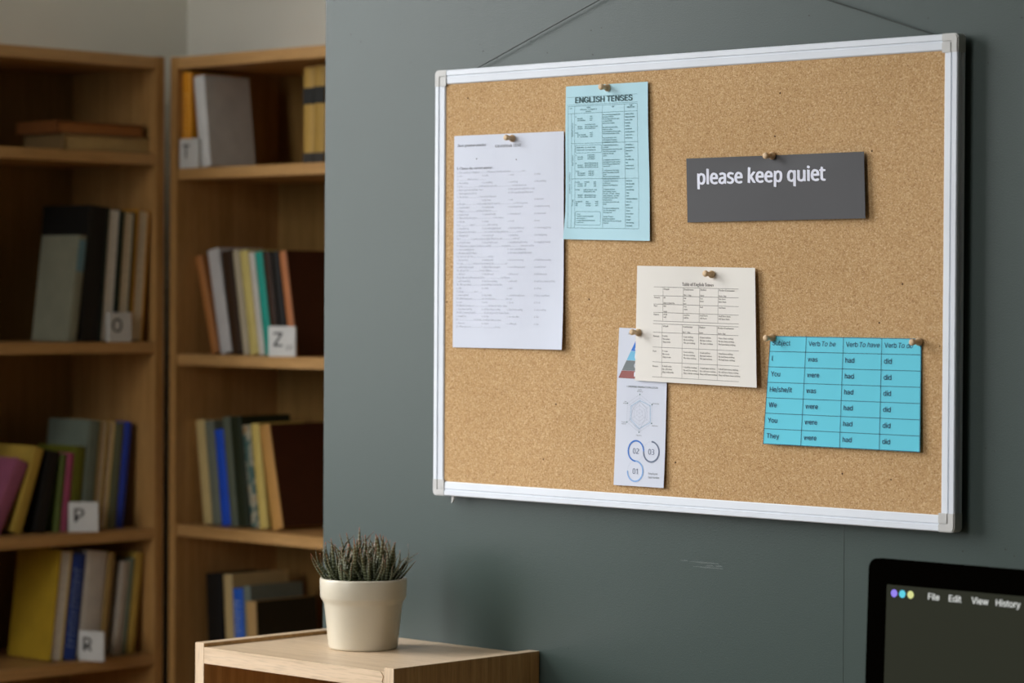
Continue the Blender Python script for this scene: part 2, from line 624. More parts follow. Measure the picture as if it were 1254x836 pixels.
for b in ((-.03, .03, -hw, -hw + .05, 0, hh), (-.03, .03, hw - .05, hw, 0, hh), (-.03, .03, -hw + .05, hw - .05, 0, .05), (-.03, .03, -hw + .05, hw - .05, hh - .05, hh)):
    box('window_frame', b, 'frame_white', win)
box('mullion', (-.025, .025, -.03, .03, .05, hh - .05), 'frame_white', win)
box('window_sill', (.07, .20, -hw - .05, hw + .05, -.03, 0), 'frame_white', win)

win = empty('fill_window', ((VX0 + VX1) / 2, RY - .075, VZ0))  # frame of the added window that brightens the bookcases and back wall
tag(win, 'white framed window added behind the camera for fill light', None, None, 'structure')
hw, hh = (VX1 - VX0) / 2, VZ1 - VZ0
for b in ((-hw, -hw + .05, -.03, .03, 0, hh), (hw - .05, hw, -.03, .03, 0, hh), (-hw + .05, hw - .05, -.03, .03, 0, .05), (-hw + .05, hw - .05, -.03, .03, hh - .05, hh)):
    box('window_frame', b, 'frame_white', win)

# wall marks
bm = bmesh.new(); add_box(bm, .9670, .9680, -.00035, 0.0005, 0, 1.40)
o = mesh_obj('wall_joint', bm, 'joint', grey_wall); o['label'] = 'thin vertical joint line in the grey wall'
bm = bmesh.new()
for (x, z) in [(0.325, 1.903), (0.331, 1.893), (0.423, 1.902), (0.454, 1.884), (0.535, 1.91), (0.554, 1.912), (0.532, 1.885), (0.538, 1.877), (0.358, 1.882), (0.022, 1.985), (0.022, 1.966), (0.059, 1.933), (0.08, 1.921), (0.164, 1.942), (0.185, 1.885), (0.907, 1.906), (1.09, 1.891), (1.225, 1.883), (1.178, 1.832), (1.179, 1.37), (1.192, 1.367), (1.147, 1.244), (1.208, 1.25), (1.221, 1.243), (0.308, 1.147), (0.4, 1.162), (0.449, 1.122), (0.501, 1.069), (0.211, 1.13), (0.734, 1.085)]:
    r = random.uniform(.0008, .0013)
    pts = [(x + r * math.cos(a) * random.uniform(.7, 1.2), z + r * math.sin(a) * random.uniform(.7, 1.2)) for a in [k * math.pi / 3 for k in range(6)]]
    prism(bm, pts, lambda p: (p[0], .0005, p[1]), lambda p: (p[0], -.0003, p[1]))
o = mesh_obj('paint_specks', bm, 'speck', grey_wall); o['kind'] = 'stuff'
bm = bmesh.new()
for x0, x1, z, t in ((.715, .765, 1.2025, .0012), (.722, .772, 1.1965, .0010), (.742, .756, 1.1992, .0016), (.700, .712, 1.2030, .0008), (.758, .771, 1.1995, .0014)):
    pts = [(x0, z), (x0 * .6 + x1 * .4, z - t), (x1, z - t * .3), (x1 - .002, z + t * .4), (x0 * .5 + x1 * .5, z + t * .6)]
    prism(bm, pts, lambda p: (p[0], .0005, p[1]), lambda p: (p[0], -.0004, p[1]))
o = mesh_obj('paint_scuff', bm, 'scuff', grey_wall); o['label'] = 'pale scuff mark on the grey wall below the board'

# ================================================================== BOOKCASES
def bookcase(name, loc, rotz, label, shelves, W=.80, D=.28, Ht=2.02):
    """local: x along the front, y into the case (front at 0), z up"""
    e = empty(name, loc, (0, 0, rotz))
    tag(e, label, 'bookcase', 'oak bookcases in the corner')
    box('side_panel', (0, .02, 0, D, 0, Ht), 'oak_z', e, .0008)
    box('side_panel', (W - .02, W, 0, D, 0, Ht), 'oak_z', e, .0008)
    box('top_panel', (.02, W - .02, 0.001, D, Ht - .024, Ht - .001), 'oak_x', e, .0008)
    box('plinth', (.02, W - .02, .02, .04, 0, .07), 'oak_x', e)
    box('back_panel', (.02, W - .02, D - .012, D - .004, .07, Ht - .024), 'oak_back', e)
    for z in shelves:
        box('shelf', (.0205, W - .0205, .003, D - .0125, z - .022, z), 'oak_x', e, .0008)
    return e


XL, YR = -1.265, .745
LZ = [.095, .47, .8415, 1.090, 1.458, 1.828]
RZs = [.095, .42, .75, 1.097, 1.434, 1.800]
LY0 = -.067
case_l = bookcase('bookcase', (XL, LY0, 0), R(90), 'tall oak bookcase at the left edge, turned towards the corner', LZ)
case_r = bookcase('bookcase', (-1.262, YR, 0), 0, 'tall oak bookcase beside the grey wall, facing the room', RZs)


def book(case, pivot, z, t, h, d, lean, inset, cover, label, group, pages='pages', flip=False, mat=None, band=None, lettering=None, spine_label=None, cat='book'):
    """pivot: position along the case front in the case's own axis, bottom edge that carries the book"""
    rz = R(90) if case == 'L' else 0
    a = R(lean)
    if case == 'L':
        loc = (XL - inset, pivot, z)
    else:
        loc = (pivot, YR + inset, z)
    e = empty('book', loc, (0, a, rz))
    tag(e, label, cat, group)
    x0, x1 = (-t, 0) if lean > 0 else (0, t)
    cm = mat or cover_mat(cover)
    c = min(.0028, t * .14)
    bm = bmesh.new()
    if not flip:
        # a gently rounded spine and two boards
        pts = [(x0, d), (x0, .002), (x0 + t * .18, .0004), (x0 + t * .5, 0), (x1 - t * .18, .0004), (x1, .002), (x1, d), (x1 - c, d), (x1 - c, c + .002), (x0 + c, c + .002), (x0 + c, d)]
        py = (c + .002, d - .003)
    else:
        pts = [(x0, 0), (x0 + c, 0), (x0 + c, d - c - .002), (x1 - c, d - c - .002), (x1 - c, 0), (x1, 0), (x1, d), (x0, d)]
        py = (.002, d - c - .002)
    prism(bm, pts, lambda p: (p[0], p[1], 0), lambda p: (p[0], p[1], h))
    mesh_obj('cover', bm, cm, e)
    box('page_block', (x0 + c, x1 - c, py[0], py[1], .002, h - .003), pages, e)
    if band:
        for b0, b1, col in band:
            box('spine_band', (x0 + .0005, x1 - .0005, -.0008, .0014, h * b0, h * b1), cover_mat(col), e)
    if spine_label:
        b0, b1, col = spine_label
        box('spine_label', (x0 + t * .15, x1 - t * .15, -.0006, .0014, h * b0, h * b1), cover_mat(col), e)
    if lettering:
        col, b0, b1 = lettering
        bm = bmesh.new()
        rr = random.Random(int(h * 1e5))
        zz = h * b0
        while zz < h * b1:
            l = rr.uniform(.004, .008)
            wv = t * rr.uniform(.22, .34)
            add_box(bm, (x0 + x1) / 2 - wv, (x0 + x1) / 2 - wv + t * .12, -.0005, .0012, zz, zz + l)
            add_box(bm, (x0 + x1) / 2 - wv, (x0 + x1) / 2 + wv, -.0005, .0012, zz, zz + .0018)
            zz += l + rr.uniform(.002, .005)
        mesh_obj('spine_lettering', bm, cover_mat(col), e)
    return e


def flat_book(y0, y1, dx, z, t, cover, label, inset, pages='pages'):
    """a closed book lying flat on the left case, its long edge towards the room"""
    e = empty('book', (XL - inset, y0, z), (0, 0, R(90)))
    tag(e, label, 'book', 'books lying flat on the top shelf')
    w = y1 - y0
    cm = cover_mat(cover)
    bm = bmesh.new()
    c = .0025
    pts = [(0, 0), (w, 0), (w, c), (.004, c), (.004, t - c), (w, t - c), (w, t), (0, t)]
    prism(bm, pts, lambda p: (p[0], 0, p[1]), lambda p: (p[0], dx, p[1]))
    mesh_obj('cover', bm, cm, e)
    box('page_block', (.004, w - .003, .003, dx - .003, c, t - c), pages, e)
    return e


flat_book(.500, .714, .125, 1.828, .032, (120, 96, 60), 'thick tan book lying flat at the bottom of the pair', .02, pages=cover_mat((176, 146, 92)))
flat_book(.482, .700, .125, 1.860, .024, (112, 66, 28), 'thin reddish brown book lying flat on the tan book', .02, pages=cover_mat((150, 92, 40)))

# left case, second shelf: tops lean right
G = 'books on the second shelf of the left bookcase'
def row_l(z, items, inset=.05):
    for it in items:
        pv, t, h, lean, kw = it
        kw = dict(kw)
        d = kw.pop('d', .12)
        ins = kw.pop('inset', inset)
        book('L', pv, z, t, h, d, lean, ins, kw.pop('c'), kw.pop('l'), G, **kw)


row_l(1.458, [
    (.5300, .0225, .206, 7.0, dict(c=(128, 128, 108), l='short grey book leaning in front of the tall black book', d=.115, spine_label=(.66, .96, (96, 128, 136)))),
    (.5810, .0430, .263, 5.2, dict(c=(18, 17, 14), l='tall thick black book beside the short grey book', d=.15)),
    (.6160, .0310, .260, 4.6, dict(c=(38, 48, 40), l='cream paged book just right of the tall black book', flip=True, pages='pages_white', d=.13)),
    (.6530, .0290, .255, 4.2, dict(c=(44, 52, 36), l='tan paged book behind the white O tile', flip=True, d=.13)),
    (.6900, .0300, .259, 4.0, dict(c=(188, 130, 40), l='yellow paged book with orange cover at the shelf end', flip=True, d=.13)),
], .014)
G = 'books on the third shelf of the left bookcase'
row_l(1.090, [
    (.3770, .0300, .150, 26.5, dict(c=(150, 84, 108), l='mauve book leaning furthest at the left edge of the photo', d=.13)),
    (.4270, .0240, .170, 18.5, dict(c=(178, 148, 62), l='yellow book leaning behind the mauve book', d=.15)),
    (.4830, .0255, .158, 12.0, dict(c=(20, 18, 15), l='black book next to the leaning yellow book', d=.13)),
    (.5190, .0120, .151, 6.0, dict(c=(88, 100, 44), l='very thin green book beside the thin pink book', d=.12)),
    (.5370, .0165, .152, 6.0, dict(c=(170, 80, 112), l='thin pink book between two green books', d=.12)),
    (.5640, .0250, .164, 6.0, dict(c=(100, 102, 26), l='olive green book left of the tall slate book', d=.12)),
    (.5950, .0285, .214, 6.0, dict(c=(108, 118, 104), l='tall slate grey book behind the white P tile', d=.13)),
    (.6120, .0155, .215, 6.0, dict(c=(150, 124, 74), l='tan paged book right of the tall slate book', flip=True, d=.12)),
    (.6310, .0175, .213, 6.0, dict(c=(190, 158, 84), l='yellow paged book left of the grey green book', flip=True, d=.12)),
    (.6550, .0220, .208, 6.0, dict(c=(104, 112, 88), l='grey green book left of the blue book', d=.12)),
    (.6740, .0170, .209, 6.0, dict(c=(42, 68, 176), l='bright blue book at the right end of the shelf', d=.12)),
])
G = 'books on the lowest shelf in view of the left bookcase'
row_l(.8415, [
    (.5090, .0300, .214, 6.8, dict(c=(172, 140, 36), l='large mustard yellow book with white page edges', flip=True, pages='pages_white', d=.135)),
    (.5430, .0310, .206, 6.8, dict(c=(40, 66, 140), l='blue book with pale spine lettering beside the mustard book', lettering=((130, 150, 190), .12, .86), d=.13)),
    (.5960, .0500, .207, 6.8, dict(c=(196, 190, 178), l='thick white book behind the white R tile', d=.12)),
    (.6150, .0165, .204, 6.8, dict(c=(160, 132, 78), l='thin tan book right of the thick white book', d=.12)),
    (.6310, .0140, .196, 6.8, dict(c=(58, 56, 40), l='dark olive book between the tan and grey white books', d=.10, inset=.05)),
    (.6540, .0200, .184, 6.8, dict(c=(178, 168, 152), l='short grey white book near the shelf end', d=.12)),
    (.6655, .0100, .190, 6.8, dict(c=(110, 120, 100), l='thin grey green book left of the last yellow book', d=.11)),
    (.6870, .0195, .200, 6.8, dict(c=(186, 156, 74), l='yellow book leaning at the right end of the shelf', d=.12)),
], .03)


def row_r(z, items, inset=.05):
    for it in items:
        pv, t, h, lean, kw = it
        kw = dict(kw)
        d = kw.pop('d', .12)
        ins = kw.pop('inset', inset)
        book('R', pv, z, t, h, d, lean, ins, kw.pop('c'), kw.pop('l'), G, **kw)


G = 'books on the top shelf of the right bookcase'
row_r(1.800, [
    (-1.2415, .0270, .190, -0.01, dict(c=(222, 148, 30), l='orange book upright against the side of the bookcase', d=.13, inset=.013, lettering=((236, 180, 90), .30, .8))),
    (-1.1850, .0310, .180, -7.0, dict(c=(208, 207, 203), l='white book leaning left beside the orange book', d=.118, inset=.012, pages='pages_white')),
    (-.9260, .0290, .185, -0.01, dict(c=(176, 140, 66), l='gold book with black spine band, left one of the pair', d=.15, band=((.62, .79, (30, 30, 26)), (.0, .12, (50, 46, 40))))),
    (-.8960, .0300, .187, -0.01, dict(c=(164, 130, 58), l='gold book with black spine band beside the grey wall', d=.15, band=((.62, .79, (30, 30, 26)), (.0, .12, (50, 46, 40))))),
])
G = 'books on the second shelf of the right bookcase'
row_r(1.434, [
    (-1.1930, .0200, .198, -15.2, dict(c=(176, 116, 62), l='thin light brown book leaning furthest left', d=.12)),
    (-1.1660, .0330, .208, -11.7, dict(c=(206, 204, 202), l='thick white book left of the dark brown book', d=.12)),
    (-1.1310, .0280, .204, -10.2, dict(c=(60, 40, 22), l='dark brown book right of the thick white book', d=.12)),
    (-1.0985, .0180, .206, -9.6, dict(c=(190, 178, 150), l='pale cream book left of the pale yellow book', d=.12)),
    (-1.0775, .0240, .205, -9.5, dict(c=(212, 194, 116), l='pale yellow book between the cream and thin white books', d=.12)),
    (-1.0515, .0160, .202, -9.4, dict(c=(210, 205, 194), l='thin white book left of the teal book', d=.12)),
    (-1.0340, .0210, .202, -9.3, dict(c=(36, 160, 142), l='bright teal book above the white Z tile', d=.12)),
    (-1.0110, .0190, .202, -9.2, dict(c=(60, 40, 26), l='dark chocolate book right of the teal book', d=.12)),
    (-.9900, .0220, .202, -9.1, dict(c=(24, 21, 16), l='black book between the chocolate and copper books', d=.12)),
    (-.9600, .0185, .203, -10.0, dict(c=(184, 116, 70), l='book with copper spine and dark cover behind the wall edge', d=.19)),
])
G = 'books on the third shelf of the right bookcase'
row_r(1.097, [
    (-1.2160, .0260, .206, -7.3, dict(c=(196, 174, 118), l='cream book at the left end of its row beside a slate book', d=.12)),
    (-1.1880, .0260, .205, -7.3, dict(c=(112, 118, 104), l='slate grey book between the cream and blue books', d=.12)),
    (-1.1600, .0255, .189, -7.3, dict(c=(34, 84, 208), l='vivid blue book between two slate books', d=.12)),
    (-1.1330, .0210, .215, -7.3, dict(c=(98, 106, 88), l='tall slate book right of the vivid blue book', d=.13)),
    (-1.1100, .0320, .216, -7.3, dict(c=(36, 44, 24), l='thick dark green book in the middle of the shelf', d=.13)),
    (-1.0720, .0220, .201, -8.3, dict(c=(0, 0, 0), l='book with mottled teal and cream spine', d=.12, mat='pattern')),
    (-1.0470, .0230, .205, -8.2, dict(c=(212, 188, 104), l='yellow book right of the mottled book', d=.12)),
    (-1.0090, .0290, .203, -11.8, dict(c=(196, 146, 78), l='tan spined book leaning, with dark maroon cover', d=.17)),
])
G = 'books on the lowest shelf in view of the right bookcase'
row_r(.750, [
    (-1.1950, .0460, .250, -3.2, dict(c=(18, 17, 14), l='thick black book low down at the left', d=.13)),
    (-1.1400, .0250, .252, -3.6, dict(c=(196, 172, 120), l='tall cream book between the black and blue lettered books', d=.15)),
    (-1.1130, .0290, .226, -3.6, dict(c=(38, 98, 204), l='blue book with white spine lettering behind the low cabinet', d=.10, lettering=((170, 190, 220), .1, .9))),
    (-1.0820, .0200, .233, -3.6, dict(c=(112, 122, 112), l='slate book right of the blue lettered book', d=.14)),
    (-1.0560, .0280, .206, -4.2, dict(c=(186, 150, 96), l='tan spined book with black cover behind the plant', d=.16, inset=.035)),
])


def two_tone_cover(label, col):
    """the board facing the room's right is bound in another colour"""
    for o in list(bpy.data.objects):
        if o.get('label') == label:
            c = [k for k in o.children if k.name.startswith('cover')][0]
            p = [k for k in o.children if k.name.startswith('page_block')][0]
            x1 = max(v.co.x for v in c.data.vertices)
            d = max(v.co.y for v in c.data.vertices)
            h = max(v.co.z for v in c.data.vertices)
            box('cover_cloth', (x1 - .0005, x1 + .0008, .004, d, .0008, h), cover_mat(col), o)


two_tone_cover('book with copper spine and dark cover behind the wall edge', (66, 30, 16))
two_tone_cover('tan spined book leaning, with dark maroon cover', (66, 30, 16))
two_tone_cover('tan spined book with black cover behind the plant', (26, 26, 18))


# letter tiles
def tile(letter, loc, az, score, label, size=.058):
    """az: compass of the printed face"""
    e = empty('letter_tile', loc, (0, 0, R(az + 90)))
    tag(e, label, 'letter tile', 'white letter tiles on the shelves')
    bm = bmesh.new()
    add_box(bm, -size / 2, size / 2, -.003, .003, 0, size, .0012)
    mesh_obj('plate', bm, 'tile', e)
    k = Ink()
    k.text(letter, -.008, 0, size * .62, 'sans', .02, align='C', res=3)
    if score: k.text(score, size * .26, .006, size * .2, 'sans', .01, align='C', res=2)
    bm = bmesh.new()
    vs = [bm.verts.new((x, -.0033 - l * 2e-5, size * .34 - y)) for x, y, l in k.v]
    for f in k.f:
        try: bm.faces.new([vs[i] for i in f])
        except ValueError: pass
    mesh_obj('letter', bm, 'tile_ink', e)


tile('O', (XL - .0075, .628, 1.458), 0, '', 'white tile with the letter O')
tile('P', (XL - .024, .555, 1.090), -44, '', 'white tile with the letter P')
tile('R', (XL + .002, .556, .8415), -72, '', 'white tile with the letter R')
tile('T', (-1.209, YR + .0065, 1.800), -90, '', 'white tile with the letter T')
tile('Z', (-.942, YR + .014, 1.434), -68, '10', 'white tile with the letter Z')

# ================================================================== LOW CABINET
cab = empty('low_cabinet', (.045, -.280, 0))
tag(cab, 'low narrow light oak cabinet against the grey wall, carrying the potted plant', 'cabinet')
CW, CD, CH = .402, .278, 1.060
for x in (0, CW - .018):
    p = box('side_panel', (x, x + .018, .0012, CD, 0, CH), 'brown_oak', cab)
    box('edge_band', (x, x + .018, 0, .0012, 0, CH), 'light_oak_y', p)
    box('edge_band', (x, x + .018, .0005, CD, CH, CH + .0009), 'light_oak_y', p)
p = box('top_panel', (.0188, CW - .0188, .0012, CD, CH - .027, CH - .0045), 'light_oak_x', cab)
# front edge band of the top, its right end chipped
bm = bmesh.new()
tx0, tx1, tz0, tz1 = .0188, CW - .0188, CH - .027, CH - .0045
pts = [(tx0, tz0), (tx1 - .006, tz0), (tx1 - .004, tz0 + .0035), (tx1 - .001, tz0 + .004), (tx1 - .0035, tz0 + .010), (tx1 - .001, tz0 + .016), (tx1 - .005, tz1 - .002), (tx1 - .007, tz1), (tx0, tz1)]
prism(bm, pts, lambda q: (q[0], .0012, q[1]), lambda q: (q[0], 0, q[1]))
mesh_obj('edge_band', bm, 'light_oak_x', p)
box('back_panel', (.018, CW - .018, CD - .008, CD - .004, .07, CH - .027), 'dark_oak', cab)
for z in (.09, .42, .74):
    box('shelf', (.0185, CW - .0185, .004, CD - .0085, z - .018, z), 'light_oak_x', cab)
box('plinth', (.0185, CW - .0185, .02, .035, 0, .07), 'light_oak_x', cab)

# ================================================================== POTTED SUCCULENT
plant = empty('potted_succulent', (.2235, -.1245, CH - .0045))
tag(plant, 'zebra striped succulent in a cream ceramic pot on the low cabinet', 'potted plant')
bm = bmesh.new()
lathe(bm, [(.001, 0.0), (.0455, 0.0), (.0478, .0015), (.0486, .004), (.0548, .062), (.0566, .0665), (.0594, .0705), (.0605, .074), (.0612, .096), (.0606, .0985), (.0590, .0992), (.0570, .0982), (.0560, .096), (.0545, .082), (.001, .082)], 64)
mesh_obj('pot', bm, 'pot', plant, True)
bm = bmesh.new()
lathe(bm, [(.001, .0825), (.054, .0825), (.0535, .090), (.03, .0925), (.001, .093)], 32)
mesh_obj('soil', bm, 'soil', plant, True)


def leaf_mesh(L, w, curl, tw):
    bm = bmesh.new()
    uvl = bm.loops.layers.uv.new('UVMap')
    n, seg = 12, 6
    rings = []
    for i in range(n + 1):
        t = i / n
        wid = w * (1.0 - .25 * t) * (1 - t ** 3.2) + .0004
        if t < .25: wid *= .82 + .18 * t / .25
        ang = curl * t * t
        c = Vector((L * t * math.sin(ang * .6), 0, L * t * math.cos(ang * .6)))
        ring = []
        for k in range(seg):
            a = 2 * math.pi * k / seg + tw
            # flat inner face, rounded back
            ring.append((bm.verts.new(c + Vector((math.cos(a) * wid * .55, math.sin(a) * wid, 0))), t))
        rings.append(ring)
    tv = bm.verts.new(rings[-1][0][0].co + Vector((0, 0, .002)))
    for a, b in zip(rings, rings[1:]):
        for k in range(seg):
            j = (k + 1) % seg
            f = bm.faces.new((a[k][0], a[j][0], b[j][0], b[k][0]))
            for lp, tt in zip(f.loops, (a[k][1], a[j][1], b[j][1], b[k][1])):
                lp[uvl].uv = (k / seg, tt)
    for k in range(seg):
        f = bm.faces.new((rings[-1][k][0], rings[-1][(k + 1) % seg][0], tv))
        for lp in f.loops: lp[uvl].uv = (0, 1)
    bm.normal_update()
    me = bpy.data.meshes.new('leaf')
    bm.to_mesh(me)
    bm.free()
    for p in me.polygons: p.use_smooth = True
    me.materials.append(MAT['leaf'])
    return me


rl = random.Random(21)
leaf_kinds = [leaf_mesh(.066, .0036, c, tw) for c, tw in ((-.5, 0), (-.25, .3), (.15, .1), (-.8, .2), (.45, .4), (0.0, .2))]
hearts = [(0, 0, 1.08), (.024, .008, 1.05), (-.022, .012, 1.08), (.010, -.026, 1.0), (-.018, -.022, .98), (.006, .028, 1.08), (.030, -.018, .88), (-.036, -.006, .95), (.028, .027, .98), (-.028, -.030, .95), (-.016, .034, 1.0), (.008, -.040, .72), (.040, .004, .75)]
for hx, hy, hs in hearts:
    nl = 10
    ph = rl.uniform(0, 6.28)
    for i in range(nl):
        fr = i / (nl - 1)
        az = ph + i * 2.399
        tilt = R(6 + 34 * fr + rl.uniform(-5, 5))
        # leaves on the outside of the clump lie further outwards
        bx, by = hx + .007 * fr * math.cos(az), hy + .007 * fr * math.sin(az)
        d = Vector((math.sin(tilt) * math.cos(az) + hx * 5, math.sin(tilt) * math.sin(az) + hy * 5, math.cos(tilt)))
        az2 = math.atan2(d.y, d.x)
        tl = math.atan2(math.hypot(d.x, d.y), d.z)
        o = bpy.data.objects.new('leaf', rl.choice(leaf_kinds))
        s = hs * rl.uniform(.82, 1.12) * (1 - .28 * fr)
        o.scale = (s * 1.05, s * 1.05, s * (1 + .1 * rl.random()))
        o.location = (bx, by, .088)
        o.rotation_euler = (0, tl, az2)
        o.parent = plant
        coll.objects.link(o)
# a few drooping outer leaves over the rim, as on the left and right of the clump
for az, tl, s in ((222, 62, .98), (205, 70, .80), (48, 58, .95), (35, 66, .85), (238, 50, .95), (25, 54, .8)):
    o = bpy.data.objects.new('leaf', leaf_kinds[3])
    o.scale = (s, s, s)
    o.location = (.030 * math.cos(R(az)), .030 * math.sin(R(az)), .091)
    o.rotation_euler = (0, R(tl), R(az))
    o.parent = plant
    coll.objects.link(o)

# ================================================================== CORK BOARD
BX, BZ, BW, BH = .25367, 1.26777, .8915, .6000
YB, YFR, YC = -.002, -.018, -.0150
OFF = Vector((.0052, -.0060, 0))        # the board hangs a little off the wall
board = empty('cork_board', OFF)
tag(board, 'cork notice board in a white aluminium frame hung on the grey wall', 'notice board')
box('cork_panel', (BX + .015, BX + BW - .015, YC, YB - .001, BZ + .015, BZ + BH - .015), 'cork', board)
PROF = [(0, 0), (0, .0045), (.003, .0045), (.003, .0105), (0, .0105), (0, .0145), (.0012, .0160), (.0074, .0160), (.0080, .0142), (.0096, .0142), (.0102, .0156), (.0185, .0151), (.0200, .0138), (.0200, 0)]
CS = .0225


def rail(name, side):
    bm = bmesh.new()
    if side in 'TB':
        zf = (lambda s: BZ + BH - s) if side == 'T' else (lambda s: BZ + s)
        prism(bm, PROF, lambda p: (BX + CS, YB - p[1], zf(p[0])), lambda p: (BX + BW - CS, YB - p[1], zf(p[0])))
    else:
        xf = (lambda s: BX + s) if side == 'L' else (lambda s: BX + BW - s)
        prism(bm, PROF, lambda p: (xf(p[0]), YB - p[1], BZ + CS), lambda p: (xf(p[0]), YB - p[1], BZ + BH - CS))
    mesh_obj(name, bm, 'rail', board)


for s in 'TBLR': rail('frame_rail', s)


def rounded(x0, z0, x1, z1, r, which):
    """square outline whose corner `which` (two signs) is rounded"""
    pts = []
    for sx, sz in ((-1, -1), (1, -1), (1, 1), (-1, 1)):
        cx, cz = (x0 if sx < 0 else x1), (z0 if sz < 0 else z1)
        if (sx, sz) == which:
            for k in range(7):
                base = {(-1, -1): 180, (1, -1): 270, (1, 1): 0, (-1, 1): 90}[(sx, sz)]
                a = R(base + 90 * k / 6)
                pts.append((cx - sx * r + r * math.cos(a), cz - sz * r + r * math.sin(a)))
        else:
            pts.append((cx, cz))
    return pts


for sx in (-1, 1):
    for sz in (-1, 1):
        bm = bmesh.new()
        ox = BX if sx < 0 else BX + BW
        oz = BZ if sz < 0 else BZ + BH
        def q(a, b, c, d):
            xa, xb = ox - sx * a, ox - sx * b
            za, zb = oz - sz * c, oz - sz * d
            return min(xa, xb), min(za, zb), max(xa, xb), max(za, zb)
        x0, z0, x1, z1 = q(-.0004, CS, -.0004, CS)
        prism(bm, rounded(x0, z0, x1, z1, .006, (sx, sz)), lambda p: (p[0], YB, p[1]), lambda p: (p[0], YB - .0150, p[1]))
        # outer ridge (L) and inner pad
        x0, z0, x1, z1 = q(.0010, CS, .0010, .0085)
        prism(bm, rounded(x0, z0, x1, z1, .005, (sx, sz)), lambda p: (p[0], YB - .0140, p[1]), lambda p: (p[0], YB - .0166, p[1]))
        x0, z0, x1, z1 = q(.0010, .0085, .0085, CS)
        prism(bm, [(x0, z0), (x1, z0), (x1, z1), (x0, z1)], lambda p: (p[0], YB - .0140, p[1]), lambda p: (p[0], YB - .0166, p[1]))
        x0, z0, x1, z1 = q(.0105, CS, .0105, CS)
        prism(bm, [(x0, z0), (x1, z0), (x1, z1), (x0, z1)], lambda p: (p[0], YB - .0140, p[1]), lambda p: (p[0], YB - .0166, p[1]))
        mesh_obj('frame_corner', bm, 'corner', board)
bm = bmesh.new()
prism(bm, [(BX + .031, BZ + .002), (BX + .037, BZ + .002), (BX + .0365, BZ - .004), (BX + .0345, BZ - .0075), (BX + .033, BZ - .010), (BX + .0315, BZ - .010), (BX + .0318, BZ - .004)], lambda p: (p[0], -.010, p[1]), lambda p: (p[0], -.012, p[1]))
o = mesh_obj('hanger_tab', bm, 'corner', board); o['label'] = 'small white plastic tab under the frame'

# hanging cord and its nail
bm = bmesh.new()
tube(bm, [(.306, -.0060, 1.8630), (.3289, -.0060, 1.8709), (.702, -.0060, 2.0005), (.704, -.0062, 2.0016), (.706, -.0060, 2.0005), (1.0969, -.0060, 1.8716), (1.118, -.0060, 1.8646)], .00085, 8)
tag(mesh_obj('hanging_cord', bm, 'wire', None, True), 'thin black cord running up from the top of the cork board', 'cord')
bm = bmesh.new()
lathe(bm, [(.0010, -.010), (.0010, .010), (.003, .0102), (.003, .0114), (.0005, .0116)], 12, 'Y')
o = mesh_obj('nail', bm, 'steel'); o.location = (.704, 0, 2.0003)
tag(o, 'small steel nail in the grey wall holding the cord', 'nail')


# ================================================================== PAPERS
class Sheet:
    def __init__(self, name, quad, lifts, w, h, mat, label, cat, bumps=()):
        self.q, self.l, self.w, self.h, self.bumps = quad, lifts, w, h, bumps
        n, m = 40, 40
        bm = bmesh.new()
        g = [[bm.verts.new(self.pt(a / n, b / m, 0)) for a in range(n + 1)] for b in range(m + 1)]
        k = [[bm.verts.new(self.pt(a / n, b / m, -.00022)) for a in range(n + 1)] for b in range(m + 1)]
        for b in range(m):
            for a in range(n):
                bm.faces.new((g[b][a], g[b + 1][a], g[b + 1][a + 1], g[b][a + 1]))
                bm.faces.new((k[b][a], k[b][a + 1], k[b + 1][a + 1], k[b + 1][a]))
        ring = [(0, a) for a in range(n)] + [(b, n) for b in range(m)] + [(m, a) for a in range(n, 0, -1)] + [(b, 0) for b in range(m, 0, -1)]
        gs = [bm.verts.new(g[b][a].co) for b, a in ring]
        ks = [bm.verts.new(k[b][a].co) for b, a in ring]
        for i in range(len(ring)):
            j = (i + 1) % len(ring)
            bm.faces.new((gs[i], gs[j], ks[j], ks[i]))
        self.root = empty(name, OFF)
        tag(self.root, label, cat)
        mesh_obj('sheet', bm, mat, self.root, True)

    def pt(self, a, b, d):
        (x0, z0), (x1, z1), (x2, z2), (x3, z3) = self.q
        w0, w1, w2, w3 = (1 - a) * (1 - b), a * (1 - b), a * b, (1 - a) * b
        x = x0 * w0 + x1 * w1 + x2 * w2 + x3 * w3
        z = z0 * w0 + z1 * w1 + z2 * w2 + z3 * w3
        lift = sum(l * w for l, w in zip(self.l, (w0, w1, w2, w3)))
        for f in self.bumps: lift += f(a, b)
        return Vector((x, YC - .0003 - max(lift, 0.0) - d, z))

    def ink(self, k, name, mat, d=.0004):
        bm = bmesh.new()
        vs = [bm.verts.new(self.pt(x / self.w, y / self.h, d + l * 2.5e-5)) for x, y, l in k.v]
        for f in k.f:
            try: bm.faces.new([vs[i] for i in f])
            except ValueError: pass
        return mesh_obj(name, bm, mat, self.root)


def dip(a0, b0, r, amt):
    return lambda a, b: -amt * math.exp(-((a - a0) ** 2 + (b - b0) ** 2) / (r * r))


